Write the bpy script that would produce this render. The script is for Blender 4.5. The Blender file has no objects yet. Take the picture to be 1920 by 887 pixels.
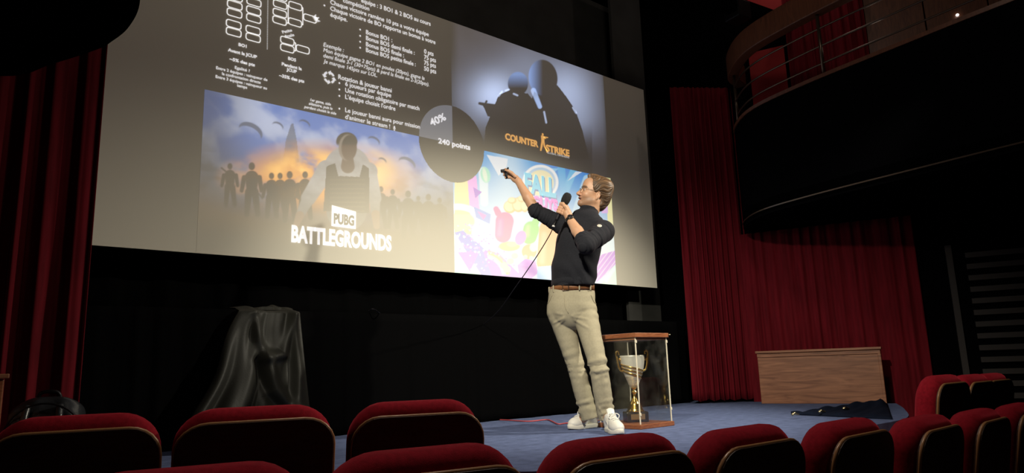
import bpy, bmesh, math, random
import numpy as np
from mathutils import Vector, Matrix
from mathutils.bvhtree import BVHTree

random.seed(7)
RNG = np.random.default_rng(11)
SC = bpy.context.scene
COL = SC.collection

# ------------------------------------------------------------------ camera
IW, IH = 1920, 887
FPX = 1309.4
YAW, PITCH, ROLL = math.radians(40.423), math.radians(10.595), math.radians(-1.817)
CAM = np.array([0.0, 0.0, 0.45])


def cam_rot():
    fw = np.array([math.sin(YAW) * math.cos(PITCH), math.cos(YAW) * math.cos(PITCH), math.sin(PITCH)])
    rt = np.array([math.cos(YAW), -math.sin(YAW), 0.0])
    up = np.cross(rt, fw)
    c, s = math.cos(ROLL), math.sin(ROLL)
    return np.array([c * rt + s * up, -s * rt + c * up, fw])


RC = cam_rot()
cd = bpy.data.cameras.new('camera')
co = bpy.data.objects.new('camera', cd)
COL.objects.link(co)
cd.sensor_fit = 'HORIZONTAL'
cd.sensor_width = 36.0
cd.lens = FPX * 36.0 / IW
cd.clip_start = 0.05
cd.clip_end = 60
M = Matrix.Identity(4)
for i in range(3):
    M[i][0], M[i][1], M[i][2], M[i][3] = RC[0][i], RC[1][i], -RC[2][i], CAM[i]
co.matrix_world = M
SC.camera = co

# ------------------------------------------------------------------ world, exposure, stage light
SC.view_settings.view_transform = 'Standard'
SC.view_settings.look = 'None'
SC.view_settings.exposure = 0.0
SC.view_settings.gamma = 1.0
SC.view_settings.use_curve_mapping = False
w = bpy.data.worlds.new('world')
SC.world = w
w.use_nodes = True
w.node_tree.nodes['Background'].inputs[0].default_value = (0.9, 0.8, 0.75, 1)
w.node_tree.nodes['Background'].inputs[1].default_value = 0.003


def spot(name, loc, target, energy, size, blend, color, radius=0.05):
    l = bpy.data.lights.new(name, 'SPOT')
    l.energy = energy
    l.spot_size = math.radians(size)
    l.spot_blend = blend
    l.color = color
    l.shadow_soft_size = radius
    o = bpy.data.objects.new(name, l)
    COL.objects.link(o)
    o.location = loc
    d = Vector(target) - Vector(loc)
    o.rotation_euler = d.to_track_quat('-Z', 'Y').to_euler()
    return o


# two lanterns clamped to the balcony fronts, right and left; oval beams, wider than tall
key = spot('stage_spotlight', (5.70, 1.30, 2.78), (3.95, 4.1, 0.55), 640, 72, 1.0, (1.0, 0.92, 0.75), 0.05)
key.scale = (1.5, 1.0, 1.0)
key2 = spot('stage_spotlight', (0.78, 1.55, 2.95), (4.10, 3.9, 0.62), 760, 56, 1.0, (1.0, 0.92, 0.75), 0.08)
key2.scale = (1.5, 1.0, 1.0)


def point(name, loc, energy, color, radius=0.1):
    l = bpy.data.lights.new(name, 'POINT')
    l.energy = energy
    l.color = color
    l.shadow_soft_size = radius
    o = bpy.data.objects.new(name, l)
    COL.objects.link(o)
    o.location = loc
    return o


point('fill_light', (2.6, 1.6, 4.6), 62, (1.0, 0.86, 0.72), 0.25)  # added soft fill for the upper screen and hall, no real fitting
point('fill_light', (0.6, -2.6, 2.6), 7, (1.0, 0.8, 0.65), 0.2)  # added weak fill from behind to lift the seat backs
# added fills to brighten the seats, then lamps in the balcony and upper box
spot('fill_light', (1.9, 2.5, 4.6), (1.7, 1.2, 0.3), 190, 70, 1.0, (1.0, 0.85, 0.75), 0.25)
spot('fill_light', (4.6, 2.5, 4.6), (4.6, 1.1, 0.3), 60, 60, 1.0, (1.0, 0.85, 0.75), 0.25)
point('balcony_light', (6.75, 2.4, 3.45), 1.1, (1.0, 0.75, 0.6), 0.06)
point('box_light', (6.85, 3.3, 5.2), 7, (1.0, 0.8, 0.7), 0.06)


# ------------------------------------------------------------------ pixel <-> place helpers
def ray(x, y):
    return RC.T @ np.array([(x - 960.0) / FPX, -(y - 443.5) / FPX, 1.0])


def at_z(x, y, z=0.0):
    d = ray(x, y)
    return CAM + d * (z - CAM[2]) / d[2]


def at_y(x, y, Y):
    d = ray(x, y)
    return CAM + d * Y / d[1]


def at_dist(x, y, r):
    d = ray(x, y)
    return CAM + d * r / np.hypot(d[0], d[1])


def at_line(x, y, A, D):
    """point of the vertical plane through plan point A along plan direction D"""
    d = ray(x, y)
    n = np.array([-D[1], D[0]])
    t = (n @ np.array(A[:2])) / (n @ d[:2])
    return CAM + d * t


def to_px(P):
    P = np.asarray(P, float)
    q = (P - CAM) @ RC.T
    return 960 + FPX * q[..., 0] / q[..., 2], 443.5 - FPX * q[..., 1] / q[..., 2]


# ------------------------------------------------------------------ materials
def lin(r, g, b):
    f = lambda c: (c / 255 / 12.92) if c / 255 <= 0.04045 else ((c / 255 + 0.055) / 1.055) ** 2.4
    return (f(r), f(g), f(b))


def new_mat(name):
    m = bpy.data.materials.new(name)
    m.use_nodes = True
    nt = m.node_tree
    return m, nt, nt.nodes['Principled BSDF']


def mat(name, col, rough=0.6, metal=0.0, noise=0.0, nscale=20, bump=0.0, bscale=60, sheen=0.0, spec=0.5, stretch=None):
    m, nt, b = new_mat(name)
    b.inputs['Base Color'].default_value = (*col, 1)
    b.inputs['Roughness'].default_value = rough
    b.inputs['Metallic'].default_value = metal
    b.inputs['Specular IOR Level'].default_value = spec
    if sheen:
        b.inputs['Sheen Weight'].default_value = sheen
        b.inputs['Sheen Roughness'].default_value = 0.4
        b.inputs['Sheen Tint'].default_value = (min(1, col[0] * 4 + .1), min(1, col[1] * 4 + .05), min(1, col[2] * 4 + .05), 1)
    tc = nt.nodes.new('ShaderNodeTexCoord')
    src = tc.outputs['Object']
    if stretch:
        mp = nt.nodes.new('ShaderNodeMapping')
        mp.inputs['Scale'].default_value = stretch
        nt.links.new(src, mp.inputs['Vector'])
        src = mp.outputs['Vector']
    if noise:
        n = nt.nodes.new('ShaderNodeTexNoise')
        n.inputs['Scale'].default_value = nscale
        n.inputs['Detail'].default_value = 5
        nt.links.new(src, n.inputs['Vector'])
        r = nt.nodes.new('ShaderNodeValToRGB')
        r.color_ramp.elements[0].position = 0.3
        r.color_ramp.elements[1].position = 0.7
        r.color_ramp.elements[0].color = (*[c * (1 - noise) for c in col], 1)
        r.color_ramp.elements[1].color = (*[min(1, c * (1 + noise)) for c in col], 1)
        nt.links.new(n.outputs['Fac'], r.inputs['Fac'])
        nt.links.new(r.outputs['Color'], b.inputs['Base Color'])
    if bump:
        n2 = nt.nodes.new('ShaderNodeTexNoise')
        n2.inputs['Scale'].default_value = bscale
        n2.inputs['Detail'].default_value = 4
        nt.links.new(src, n2.inputs['Vector'])
        bp = nt.nodes.new('ShaderNodeBump')
        bp.inputs['Strength'].default_value = bump
        bp.inputs['Distance'].default_value = 0.01
        nt.links.new(n2.outputs['Fac'], bp.inputs['Height'])
        nt.links.new(bp.outputs['Normal'], b.inputs['Normal'])
    return m


def attr_mat(name, rough=0.55, sss=0.0, bump=0.0, bscale=200):
    """principled surface whose own colour comes from the mesh attribute «Col»"""
    m, nt, b = new_mat(name)
    a = nt.nodes.new('ShaderNodeAttribute')
    a.attribute_name = 'Col'
    nt.links.new(a.outputs['Color'], b.inputs['Base Color'])
    b.inputs['Roughness'].default_value = rough
    b.inputs['Subsurface Weight'].default_value = sss
    b.inputs['Subsurface Radius'].default_value = (0.008, 0.003, 0.002)
    b.inputs['Subsurface Scale'].default_value = 0.6
    if bump:
        n2 = nt.nodes.new('ShaderNodeTexNoise')
        n2.inputs['Scale'].default_value = bscale
        bp = nt.nodes.new('ShaderNodeBump')
        bp.inputs['Strength'].default_value = bump
        bp.inputs['Distance'].default_value = 0.004
        nt.links.new(n2.outputs['Fac'], bp.inputs['Height'])
        nt.links.new(bp.outputs['Normal'], b.inputs['Normal'])
    return m


SCREEN_WHITE = (0.77, 0.735, 0.62)


def glow_mat(name, col=None, strength=1.0):
    """screen fabric with the projected picture's own light added"""
    m, nt, b = new_mat(name)
    nt.nodes.remove(b)
    out = nt.nodes['Material Output']
    df = nt.nodes.new('ShaderNodeBsdfDiffuse')
    df.inputs['Color'].default_value = (*SCREEN_WHITE, 1)
    em = nt.nodes.new('ShaderNodeEmission')
    em.inputs['Strength'].default_value = strength
    if col is None:
        a = nt.nodes.new('ShaderNodeAttribute')
        a.attribute_name = 'Col'
        nt.links.new(a.outputs['Color'], em.inputs['Color'])
    else:
        em.inputs['Color'].default_value = (*col, 1)
    ad = nt.nodes.new('ShaderNodeAddShader')
    nt.links.new(df.outputs[0], ad.inputs[0])
    nt.links.new(em.outputs[0], ad.inputs[1])
    nt.links.new(ad.outputs[0], out.inputs[0])
    return m


def glass_mat(name):
    m, nt, b = new_mat(name)
    nt.nodes.remove(b)
    out = nt.nodes['Material Output']
    tr = nt.nodes.new('ShaderNodeBsdfTransparent')
    tr.inputs[0].default_value = (0.96, 0.97, 0.96, 1)
    gl = nt.nodes.new('ShaderNodeBsdfGlossy')
    gl.inputs['Roughness'].default_value = 0.02
    geo = nt.nodes.new('ShaderNodeNewGeometry')
    def mth(op, a, b=None):
        q = nt.nodes.new('ShaderNodeMath'); q.operation = op
        for k, v in enumerate((a, b)):
            if v is None: continue
            if isinstance(v, (int, float)): q.inputs[k].default_value = v
            else: nt.links.new(v, q.inputs[k])
        return q.outputs[0]
    dt = nt.nodes.new('ShaderNodeVectorMath'); dt.operation = 'DOT_PRODUCT'
    nt.links.new(geo.outputs['Incoming'], dt.inputs[0]); nt.links.new(geo.outputs['Normal'], dt.inputs[1])
    fr_ = mth('ADD', mth('MULTIPLY', mth('POWER', mth('SUBTRACT', 1.0, mth('ABSOLUTE', dt.outputs['Value'])), 5.0), 0.9), 0.05)
    mx = nt.nodes.new('ShaderNodeMixShader')
    nt.links.new(fr_, mx.inputs[0])
    nt.links.new(tr.outputs[0], mx.inputs[1])
    nt.links.new(gl.outputs[0], mx.inputs[2])
    df = nt.nodes.new('ShaderNodeBsdfDiffuse')
    df.inputs[0].default_value = (0.8, 0.78, 0.7, 1)
    n = nt.nodes.new('ShaderNodeTexNoise')
    n.inputs['Scale'].default_value = 9
    n.inputs['Detail'].default_value = 8
    tc = nt.nodes.new('ShaderNodeTexCoord')
    nt.links.new(tc.outputs['Object'], n.inputs['Vector'])
    mr = nt.nodes.new('ShaderNodeMapRange')
    mr.inputs['From Min'].default_value = 0.45
    mr.inputs['From Max'].default_value = 0.75
    mr.inputs['To Min'].default_value = 0.002
    mr.inputs['To Max'].default_value = 0.018
    nt.links.new(n.outputs['Fac'], mr.inputs['Value'])
    m2 = nt.nodes.new('ShaderNodeMixShader')
    nt.links.new(mr.outputs[0], m2.inputs[0])
    nt.links.new(mx.outputs[0], m2.inputs[1])
    nt.links.new(df.outputs[0], m2.inputs[2])
    nt.links.new(m2.outputs[0], out.inputs[0])
    return m


def wood_mat(name, c1, c2, scale=3.0, stretch=(1, 1, 12), rough=0.45, dist=3.0):
    m, nt, b = new_mat(name)
    tc = nt.nodes.new('ShaderNodeTexCoord')
    mp = nt.nodes.new('ShaderNodeMapping')
    mp.inputs['Scale'].default_value = stretch
    nt.links.new(tc.outputs['Object'], mp.inputs['Vector'])
    n = nt.nodes.new('ShaderNodeTexNoise')
    n.inputs['Scale'].default_value = scale
    n.inputs['Detail'].default_value = 8
    n.inputs['Distortion'].default_value = dist
    nt.links.new(mp.outputs['Vector'], n.inputs['Vector'])
    r = nt.nodes.new('ShaderNodeValToRGB')
    r.color_ramp.elements[0].position = 0.3
    r.color_ramp.elements[1].position = 0.68
    r.color_ramp.elements[0].color = (*c1, 1)
    r.color_ramp.elements[1].color = (*c2, 1)
    nt.links.new(n.outputs['Fac'], r.inputs['Fac'])
    nt.links.new(r.outputs['Color'], b.inputs['Base Color'])
    b.inputs['Roughness'].default_value = rough
    return m


MT = {}
MT['black'] = mat('black_paint', (0.002, 0.002, 0.0025), 0.9, spec=0.0)
MT['backwall'] = mat('charcoal_wall', (0.07, 0.07, 0.066), 0.9, noise=0.15, nscale=3, spec=0.1)
MT['blackcloth'] = mat('black_cloth', (0.0018, 0.0018, 0.002), 0.95, bump=0.1, spec=0.03)
MT['satin'] = mat('black_satin', (0.020, 0.020, 0.016), 0.55, bump=0.08, bscale=90, sheen=0.1, spec=0.35)
MT['velvet'] = mat('red_velvet_curtain', (0.125, 0.0045, 0.010), 0.85, noise=0.25, nscale=30, sheen=0.12, spec=0.15, stretch=(1, 1, .1))
MT['seatvelvet'] = mat('red_seat_velvet', (0.27, 0.008, 0.018), 0.9, noise=0.2, nscale=60, bump=0.15, bscale=400, sheen=0.5, spec=0.1)
MT['seatwood'] = wood_mat('dark_seat_wood', (0.03, 0.014, 0.007), (0.06, 0.028, 0.012), 4, (1, 1, 8), 0.5)
MT['seattrim'] = mat('varnished_beech', (0.34, 0.17, 0.07), 0.3)
MT['darkmetal'] = mat('dark_metal', (0.02, 0.02, 0.022), 0.4, 0.8)
MT['carpet'] = mat('blue_carpet', (0.125, 0.16, 0.30), 0.95, noise=0.2, nscale=14, bump=0.5, bscale=500, spec=0.1)
MT['hallfloor'] = mat('dark_hall_carpet', (0.02, 0.008, 0.01), 0.95, noise=0.2, spec=0.1)
MT['panelwood'] = wood_mat('mahogany_panel', (0.17, 0.065, 0.032), (0.40, 0.175, 0.09), 2.2, (1, 1, 11), 0.4, 1.2)
MT['casewood'] = wood_mat('reddish_case_wood', (0.20, 0.06, 0.025), (0.33, 0.12, 0.05), 3, (2, 2, 10), 0.35)
MT['balconywood'] = wood_mat('balcony_wood', (0.07, 0.022, 0.01), (0.13, 0.045, 0.02), 3, (6, 6, 1), 0.45)
MT['redwall'] = mat('red_wall', (0.32, 0.010, 0.012), 0.8, noise=0.1, nscale=4)
MT['glass'] = glass_mat('case_glass')
MT['glassedge'] = mat('lit_glass_edge', (0.85, 0.78, 0.62), 0.15, spec=0.8)  # cream colour stands in for the bright highlight along the glass edges
MT['gold'] = mat('polished_gold', (0.95, 0.62, 0.18), 0.18, 1.0)
MT['silver'] = mat('brushed_silver', (0.88, 0.84, 0.74), 0.35, 0.25)
MT['marble'] = mat('dark_plinth_stone', (0.03, 0.022, 0.018), 0.2, noise=0.4, nscale=25)
MT['plaque'] = mat('brass_plaque', (0.55, 0.36, 0.16), 0.35, 0.8)
MT['sweater'] = mat('charcoal_knit', (0.018, 0.019, 0.024), 0.9, noise=0.15, nscale=120, bump=0.25, bscale=500, sheen=0.25, spec=0.15)
MT['chino'] = mat('khaki_cotton', (0.40, 0.36, 0.255), 0.9, noise=0.06, nscale=80, bump=0.12, bscale=400, spec=0.15)
MT['leather'] = mat('brown_leather', (0.21, 0.085, 0.03), 0.45, noise=0.2, nscale=40)
MT['shoe'] = mat('white_leather', (0.80, 0.78, 0.72), 0.5)
MT['sole'] = mat('white_rubber', (0.78, 0.75, 0.66), 0.65)
MT['lace'] = mat('white_lace', (0.85, 0.84, 0.80), 0.8)
MT['foam'] = mat('black_foam', (0.008, 0.008, 0.009), 0.95, bump=0.4, bscale=500)
MT['plastic'] = mat('black_plastic', (0.008, 0.007, 0.011), 0.6, spec=0.3)
MT['watch'] = mat('dark_watch_steel', (0.03, 0.028, 0.025), 0.3, 0.5)
MT['frame'] = mat('thin_glasses_metal', (0.25, 0.2, 0.15), 0.3, 1.0)
MT['badge'] = mat('cream_badge', (0.75, 0.70, 0.58), 0.5)
MT['badgemark'] = mat('grey_badge_mark', (0.25, 0.24, 0.22), 0.5)
MT['redcable'] = mat('red_cable', (0.55, 0.09, 0.10), 0.5)
MT['white'] = mat('white_plastic', (0.8, 0.78, 0.75), 0.5)
MT['bag'] = mat('shiny_black_nylon', (0.02, 0.022, 0.026), 0.30, bump=0.2, bscale=40)
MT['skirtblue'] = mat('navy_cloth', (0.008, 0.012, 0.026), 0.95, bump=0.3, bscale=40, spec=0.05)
MT['skin'] = attr_mat('skin', 0.5, 0.12)
MT['hair'] = attr_mat('brown_hair', 0.5)
MT['eye'] = attr_mat('eye', 0.15)
MT['slat'] = mat('grey_brown_slat', (0.022, 0.017, 0.016), 0.7)
MT['rail'] = mat('bronze_rail', (0.10, 0.07, 0.05), 0.3, 0.7)
MT['screen'] = mat('matt_white_screen', SCREEN_WHITE, 1.0, spec=0.0)
MT['brass'] = mat('brass_bits', (0.6, 0.5, 0.3), 0.3, 1.0)


# ------------------------------------------------------------------ object helpers
def tag(o, label=None, cat=None, group=None, kind=None):
    if label: o['label'] = label
    if cat: o['category'] = cat
    if group: o['group'] = group
    if kind: o['kind'] = kind
    return o


def empty(name, loc, label, cat, group=None, rotz=0.0):
    o = bpy.data.objects.new(name, None)
    COL.objects.link(o)
    o.empty_display_size = 0.1
    o.location = loc
    o.rotation_euler = (0, 0, rotz)
    return tag(o, label, cat, group)


def link_mesh(name, verts, faces, m, parent=None, smooth=True, world=True):
    me = bpy.data.meshes.new(name)
    me.from_pydata([tuple(map(float, v)) for v in verts], [], [tuple(map(int, f)) for f in faces])
    return link_me(name, me, m, parent, smooth, world)


def link_np(name, V, Q, m, parent=None, smooth=True, world=True, colors=None):
    """fast path: V (n,3), Q (m,4) quads"""
    me = bpy.data.meshes.new(name)
    V = np.ascontiguousarray(V, dtype=np.float32)
    Q = np.ascontiguousarray(Q, dtype=np.int32)
    me.vertices.add(len(V))
    me.vertices.foreach_set('co', V.ravel())
    me.loops.add(Q.size)
    me.loops.foreach_set('vertex_index', Q.ravel())
    me.polygons.add(len(Q))
    me.polygons.foreach_set('loop_start', np.arange(0, Q.size, 4, dtype=np.int32))
    me.update(calc_edges=True)
    me.validate()
    if colors is not None:
        a = me.attributes.new('Col', 'FLOAT_COLOR', 'POINT')
        c = np.ones((len(V), 4), np.float32)
        c[:, :3] = colors
        a.data.foreach_set('color', c.ravel())
    return link_me(name, me, m, parent, smooth, world)


def link_me(name, me, m, parent=None, smooth=True, world=True):
    me.materials.append(m)
    if smooth:
        me.polygons.foreach_set('use_smooth', [True] * len(me.polygons))
    o = bpy.data.objects.new(name, me)
    COL.objects.link(o)
    if parent is not None:
        o.parent = parent
        if world:   # geometry given in world space: bake it into the parent's frame
            mw = Matrix.LocRotScale(parent.location, parent.rotation_euler, parent.scale)
            p = parent
            while p.parent is not None:
                p = p.parent
                mw = Matrix.LocRotScale(p.location, p.rotation_euler, p.scale) @ mw
            me.transform(mw.inverted())
    return o


class MB:
    """collects simple shapes into one mesh"""
    def __init__(s):
        s.v = []; s.f = []

    def add(s, v, f):
        n = len(s.v)
        s.v += [tuple(x) for x in v]
        s.f += [tuple(i + n for i in q) for q in f]
        return s

    def box(s, c, h, R=None):
        c = np.asarray(c, float)
        R = np.eye(3) if R is None else R
        vs = [c + R @ (np.array([x, y, z]) * np.asarray(h)) for x in (-1, 1) for y in (-1, 1) for z in (-1, 1)]
        return s.add(vs, [(0, 1, 3, 2), (4, 6, 7, 5), (0, 4, 5, 1), (2, 3, 7, 6), (0, 2, 6, 4), (1, 5, 7, 3)])

    def tube(s, pts, r, n=8, caps=True):
        P = [np.asarray(p, float) for p in pts]
        rr = r if hasattr(r, '__len__') else [r] * len(P)
        t0 = P[1] - P[0]
        a = np.array([0, 0, 1.0]) if abs(t0[2]) < 0.9 * np.linalg.norm(t0) else np.array([1.0, 0, 0])
        u = np.cross(t0, a); u /= np.linalg.norm(u)
        V = []
        for i, p in enumerate(P):
            t = P[min(i + 1, len(P) - 1)] - P[max(i - 1, 0)]
            t = t / (np.linalg.norm(t) + 1e-12)
            u = u - t * (u @ t); u /= np.linalg.norm(u) + 1e-12
            w_ = np.cross(t, u)
            for k in range(n):
                th = 2 * math.pi * k / n
                V.append(p + rr[i] * (math.cos(th) * u + math.sin(th) * w_))
        F = [(i * n + k, i * n + (k + 1) % n, (i + 1) * n + (k + 1) % n, (i + 1) * n + k) for i in range(len(P) - 1) for k in range(n)]
        if caps:
            F.append(tuple(range(n))[::-1])
            F.append(tuple((len(P) - 1) * n + k for k in range(n)))
        return s.add(V, F)

    def lathe(s, c, prof, n=32, R=None):
        R = np.eye(3) if R is None else R
        c = np.asarray(c, float)
        V = [c + R @ np.array([r * math.cos(2 * math.pi * k / n), r * math.sin(2 * math.pi * k / n), z]) for r, z in prof for k in range(n)]
        F = [(i * n + k, i * n + (k + 1) % n, (i + 1) * n + (k + 1) % n, (i + 1) * n + k) for i in range(len(prof) - 1) for k in range(n)]
        F.append(tuple(range(n))[::-1]); F.append(tuple((len(prof) - 1) * n + k for k in range(n)))
        return s.add(V, F)

    def prism(s, poly, z0, z1):
        n = len(poly)
        V = [(x, y, z0) for x, y in poly] + [(x, y, z1) for x, y in poly]
        F = [tuple(range(n))[::-1], tuple(range(n, 2 * n))] + [(i, (i + 1) % n, n + (i + 1) % n, n + i) for i in range(n)]
        return s.add(V, F)

    def build(s, name, m, parent=None, smooth=False, world=True, bevel=0.0):
        o = link_mesh(name, s.v, s.f, m, parent, smooth, world)
        bm = bmesh.new(); bm.from_mesh(o.data)
        bmesh.ops.recalc_face_normals(bm, faces=bm.faces)
        bm.to_mesh(o.data); bm.free()
        if bevel:
            b = o.modifiers.new('bevel', 'BEVEL'); b.width = bevel; b.segments = 2; b.limit_method = 'ANGLE'
        return o


def catmull(P, n=8):
    P = [np.asarray(p, float) for p in P]
    P = [2 * P[0] - P[1]] + P + [2 * P[-1] - P[-2]]
    out = []
    for i in range(1, len(P) - 2):
        for k in range(n):
            t = k / n
            a, b, c, d = P[i - 1:i + 3]
            out.append(0.5 * (2 * b + (c - a) * t + (2 * a - 5 * b + 4 * c - d) * t * t + (3 * b - a - 3 * c + d) * t ** 3))
    out.append(P[-2])
    return out


def grid_faces(nx, ny):
    i = np.arange(nx * ny).reshape(ny, nx)
    return np.stack([i[:-1, :-1], i[:-1, 1:], i[1:, 1:], i[1:, :-1]], -1).reshape(-1, 4)


def fbm(x, y, seed=0, octaves=5, base=3.0):
    r = np.random.default_rng(seed)
    out = np.zeros_like(x, dtype=float); amp = 0.5; fr = base
    for _ in range(octaves):
        L = r.random((64, 64))
        xx, yy = x * fr, y * fr
        i, j = np.floor(xx).astype(int), np.floor(yy).astype(int)
        fx, fy = xx - i, yy - j
        fx = fx * fx * (3 - 2 * fx); fy = fy * fy * (3 - 2 * fy)
        g = lambda a, b: L[a % 64, b % 64]
        out += amp * ((g(i, j) * (1 - fx) + g(i + 1, j) * fx) * (1 - fy) + (g(i, j + 1) * (1 - fx) + g(i + 1, j + 1) * fx) * fy)
        amp *= 0.5; fr *= 2.03
    return out


def sstep(a, b, x):
    t = np.clip((x - a) / (b - a), 0, 1)
    return t * t * (3 - 2 * t)


# ================================================================== THE SETTING
FLOOR_Z = -0.62
SW_A = np.array([7.05, 4.3])            # side wall on the right: plan point and direction
SW_D = np.array([0.36, -0.93]); SW_D = SW_D / np.linalg.norm(SW_D)
SW_N = np.array([SW_D[1], -SW_D[0]])     # towards the hall
if SW_N[0] > 0: SW_N = -SW_N


def sw(s, off=0.0):
    return SW_A + SW_D * s + SW_N * off


def struct(name, mb, m, bevel=0, smooth=False):
    o = mb.build(name, m, None, smooth, bevel=bevel)
    o['kind'] = 'structure'
    return o


far = sw(9.2)
struct('floor', MB().box((4.0, 0.8, FLOOR_Z - 0.05), (7.5, 5.6, 0.05)), MT['hallfloor'])
struct('ceiling', MB().box((4.0, 0.8, 5.45), (7.5, 5.6, 0.05)), MT['black'])
struct('wall_back', MB().box((3.0, 6.05, 2.4), (4.6, 0.05, 3.1)), MT['backwall'])
struct('wall_left', MB().box((-1.3, 0.8, 2.4), (0.05, 5.3, 3.1)), MT['black'])
struct('wall_rear', MB().box((4.4, -4.35, 2.4), (5.8, 0.05, 3.1)), MT['black'])
a0, a1 = sw(-1.8), sw(9.25)
b0, b1 = sw(-1.8, -0.1), sw(9.25, -0.1)
KINK = [(7.05, 6.1), tuple(sw(0)), tuple(a1), tuple(b1), (7.15, 4.3), (7.15, 6.1)]
struct('wall_right', MB().prism(KINK, FLOOR_Z, 5.45), MT['black'])
tv = []
for o_ in (.002, .03):
    for (s_, z_) in [(0.06, 4.74), (0.75, 4.20), (0.75, 5.4), (0.06, 5.4)]:
        tv.append((*sw(s_, o_), z_))
struct('trim_1', MB().add(tv, [(0, 1, 2, 3), (7, 6, 5, 4), (0, 4, 5, 1), (1, 5, 6, 2), (2, 6, 7, 3), (3, 7, 4, 0)]), MT['redwall'])

struct('trim_3', MB().box((6.72, 5.46, 3.1), (.30, .02, 2.2)), MT['backwall'])
# stage platform with a bowed front edge
edge = catmull([(-1.25, 3.5), (0.4, 3.42), (1.1, 3.2), (1.78, 2.80), (2.15, 2.35), (2.7, 2.0), (3.6, 1.92), (4.6, 2.10), (5.5, 2.15), (6.4, 2.5), (7.15, 2.86)], 8)
poly = [tuple(p) for p in edge] + [tuple(sw(0.0, 0.02)), (7.03, 5.98), (-1.25, 5.98)]
so = MB().prism(poly, FLOOR_Z, 0.0).build('stage_floor', MT['carpet'])
so['kind'] = 'structure'

# ================================================================== PROJECTION SCREEN
YS = 5.10
SX0, SX1 = 0.58, 6.545
SZ0, SZ1 = 1.30, 3.755
scr = empty('projection_screen', (3.55, YS + 0.1, SZ0), 'wide pale projection screen glowing with a slide of pictures and text', 'screen')
MB().box(((SX0 + SX1) / 2, YS + 0.17, (SZ0 + SZ1) / 2), ((SX1 - SX0) / 2, 0.165, (SZ1 - SZ0) / 2)).build('screen_box', MT['black'], scr)
MB().box(((SX0 + SX1) / 2, YS + 0.001, (SZ0 + SZ1) / 2), ((SX1 - SX0) / 2 - .004, 0.002, (SZ1 - SZ0) / 2 - .004)).build('screen_fabric', MT['screen'], scr)


def sp(x, y):
    p = at_y(x, y, YS)
    return p[0], p[2]


def painted(name, x0, x1, z0, z1, nx, ny, fn, layer, parent, mask=None):
    X, Z = np.meshgrid(np.linspace(x0, x1, nx), np.linspace(z0, z1, ny))
    P = np.stack([X, np.full_like(X, YS - 0.001 - 0.0008 * layer), Z], -1).reshape(-1, 3)
    px, py = to_px(np.stack([X, np.full_like(X, YS), Z], -1))
    C = fn(px, py, (X - x0) / (x1 - x0), (Z - z0) / (z1 - z0))
    Q = grid_faces(nx, ny)
    if mask is not None:
        keep = mask(X, Z).ravel()
        Q = Q[keep[Q].all(1)]
    return link_np(name, P, Q, GLOWATTR, parent, smooth=False, colors=np.clip(C, 0, 3).reshape(-1, 3))


GLOWATTR = glow_mat('projected_picture')
WHITE_T = glow_mat('projected_white', (0.85, 0.85, 0.92), 0.75)
GREY_T = glow_mat('projected_soft_white', (0.8, 0.8, 0.85), 0.45)
ORANGE_T = glow_mat('projected_orange', (0.85, 0.42, 0.10), 0.75)
DARK_T = glow_mat('projected_dark', (0.02, 0.02, 0.02), 0.3)
CYAN_T = glow_mat('projected_cyan', (0.10, 0.58, 0.80), 0.75)
CYAN_D = glow_mat('projected_deep_blue', (0.08, 0.18, 0.5), 0.6)
PINK_T = glow_mat('projected_pink', (0.80, 0.10, 0.60), 0.8)
PIE_T = glow_mat('projected_grey_quarter', (0.11, 0.12, 0.15), 0.9)
PIC_T = glow_mat('projected_line', (0.95, 0.95, 1.0), 0.9)


def ell(x, y, cx, cy, rx, ry, a=0.0, soft=1.2):
    ca, sa = math.cos(a), math.sin(a)
    u = ((x - cx) * ca + (y - cy) * sa) / rx; v = (-(x - cx) * sa + (y - cy) * ca) / ry
    d = (np.sqrt(u * u + v * v) - 1) * min(rx, ry)
    return 1 - sstep(-soft, soft, d)


def seg(x, y, ax, ay, bx, by, ra, rb, soft=1.2):
    dx, dy = bx - ax, by - ay
    t = np.clip(((x - ax) * dx + (y - ay) * dy) / (dx * dx + dy * dy + 1e-9), 0, 1)
    d = np.hypot(x - ax - t * dx, y - ay - t * dy) - (ra + t * (rb - ra))
    return 1 - sstep(-soft, soft, d)


def polym(x, y, pts):
    ins = np.zeros(x.shape, bool)
    n = len(pts)
    for i in range(n):
        (x1, y1), (x2, y2) = pts[i], pts[(i + 1) % n]
        c = ((y1 > y) != (y2 > y)) & (x < (x2 - x1) * (y - y1) / ((y2 - y1) + 1e-12) + x1)
        ins ^= c
    return ins.astype(float)


def mixc(C, col, m):
    return C * (1 - m[..., None]) + np.asarray(col) * m[..., None]


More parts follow.
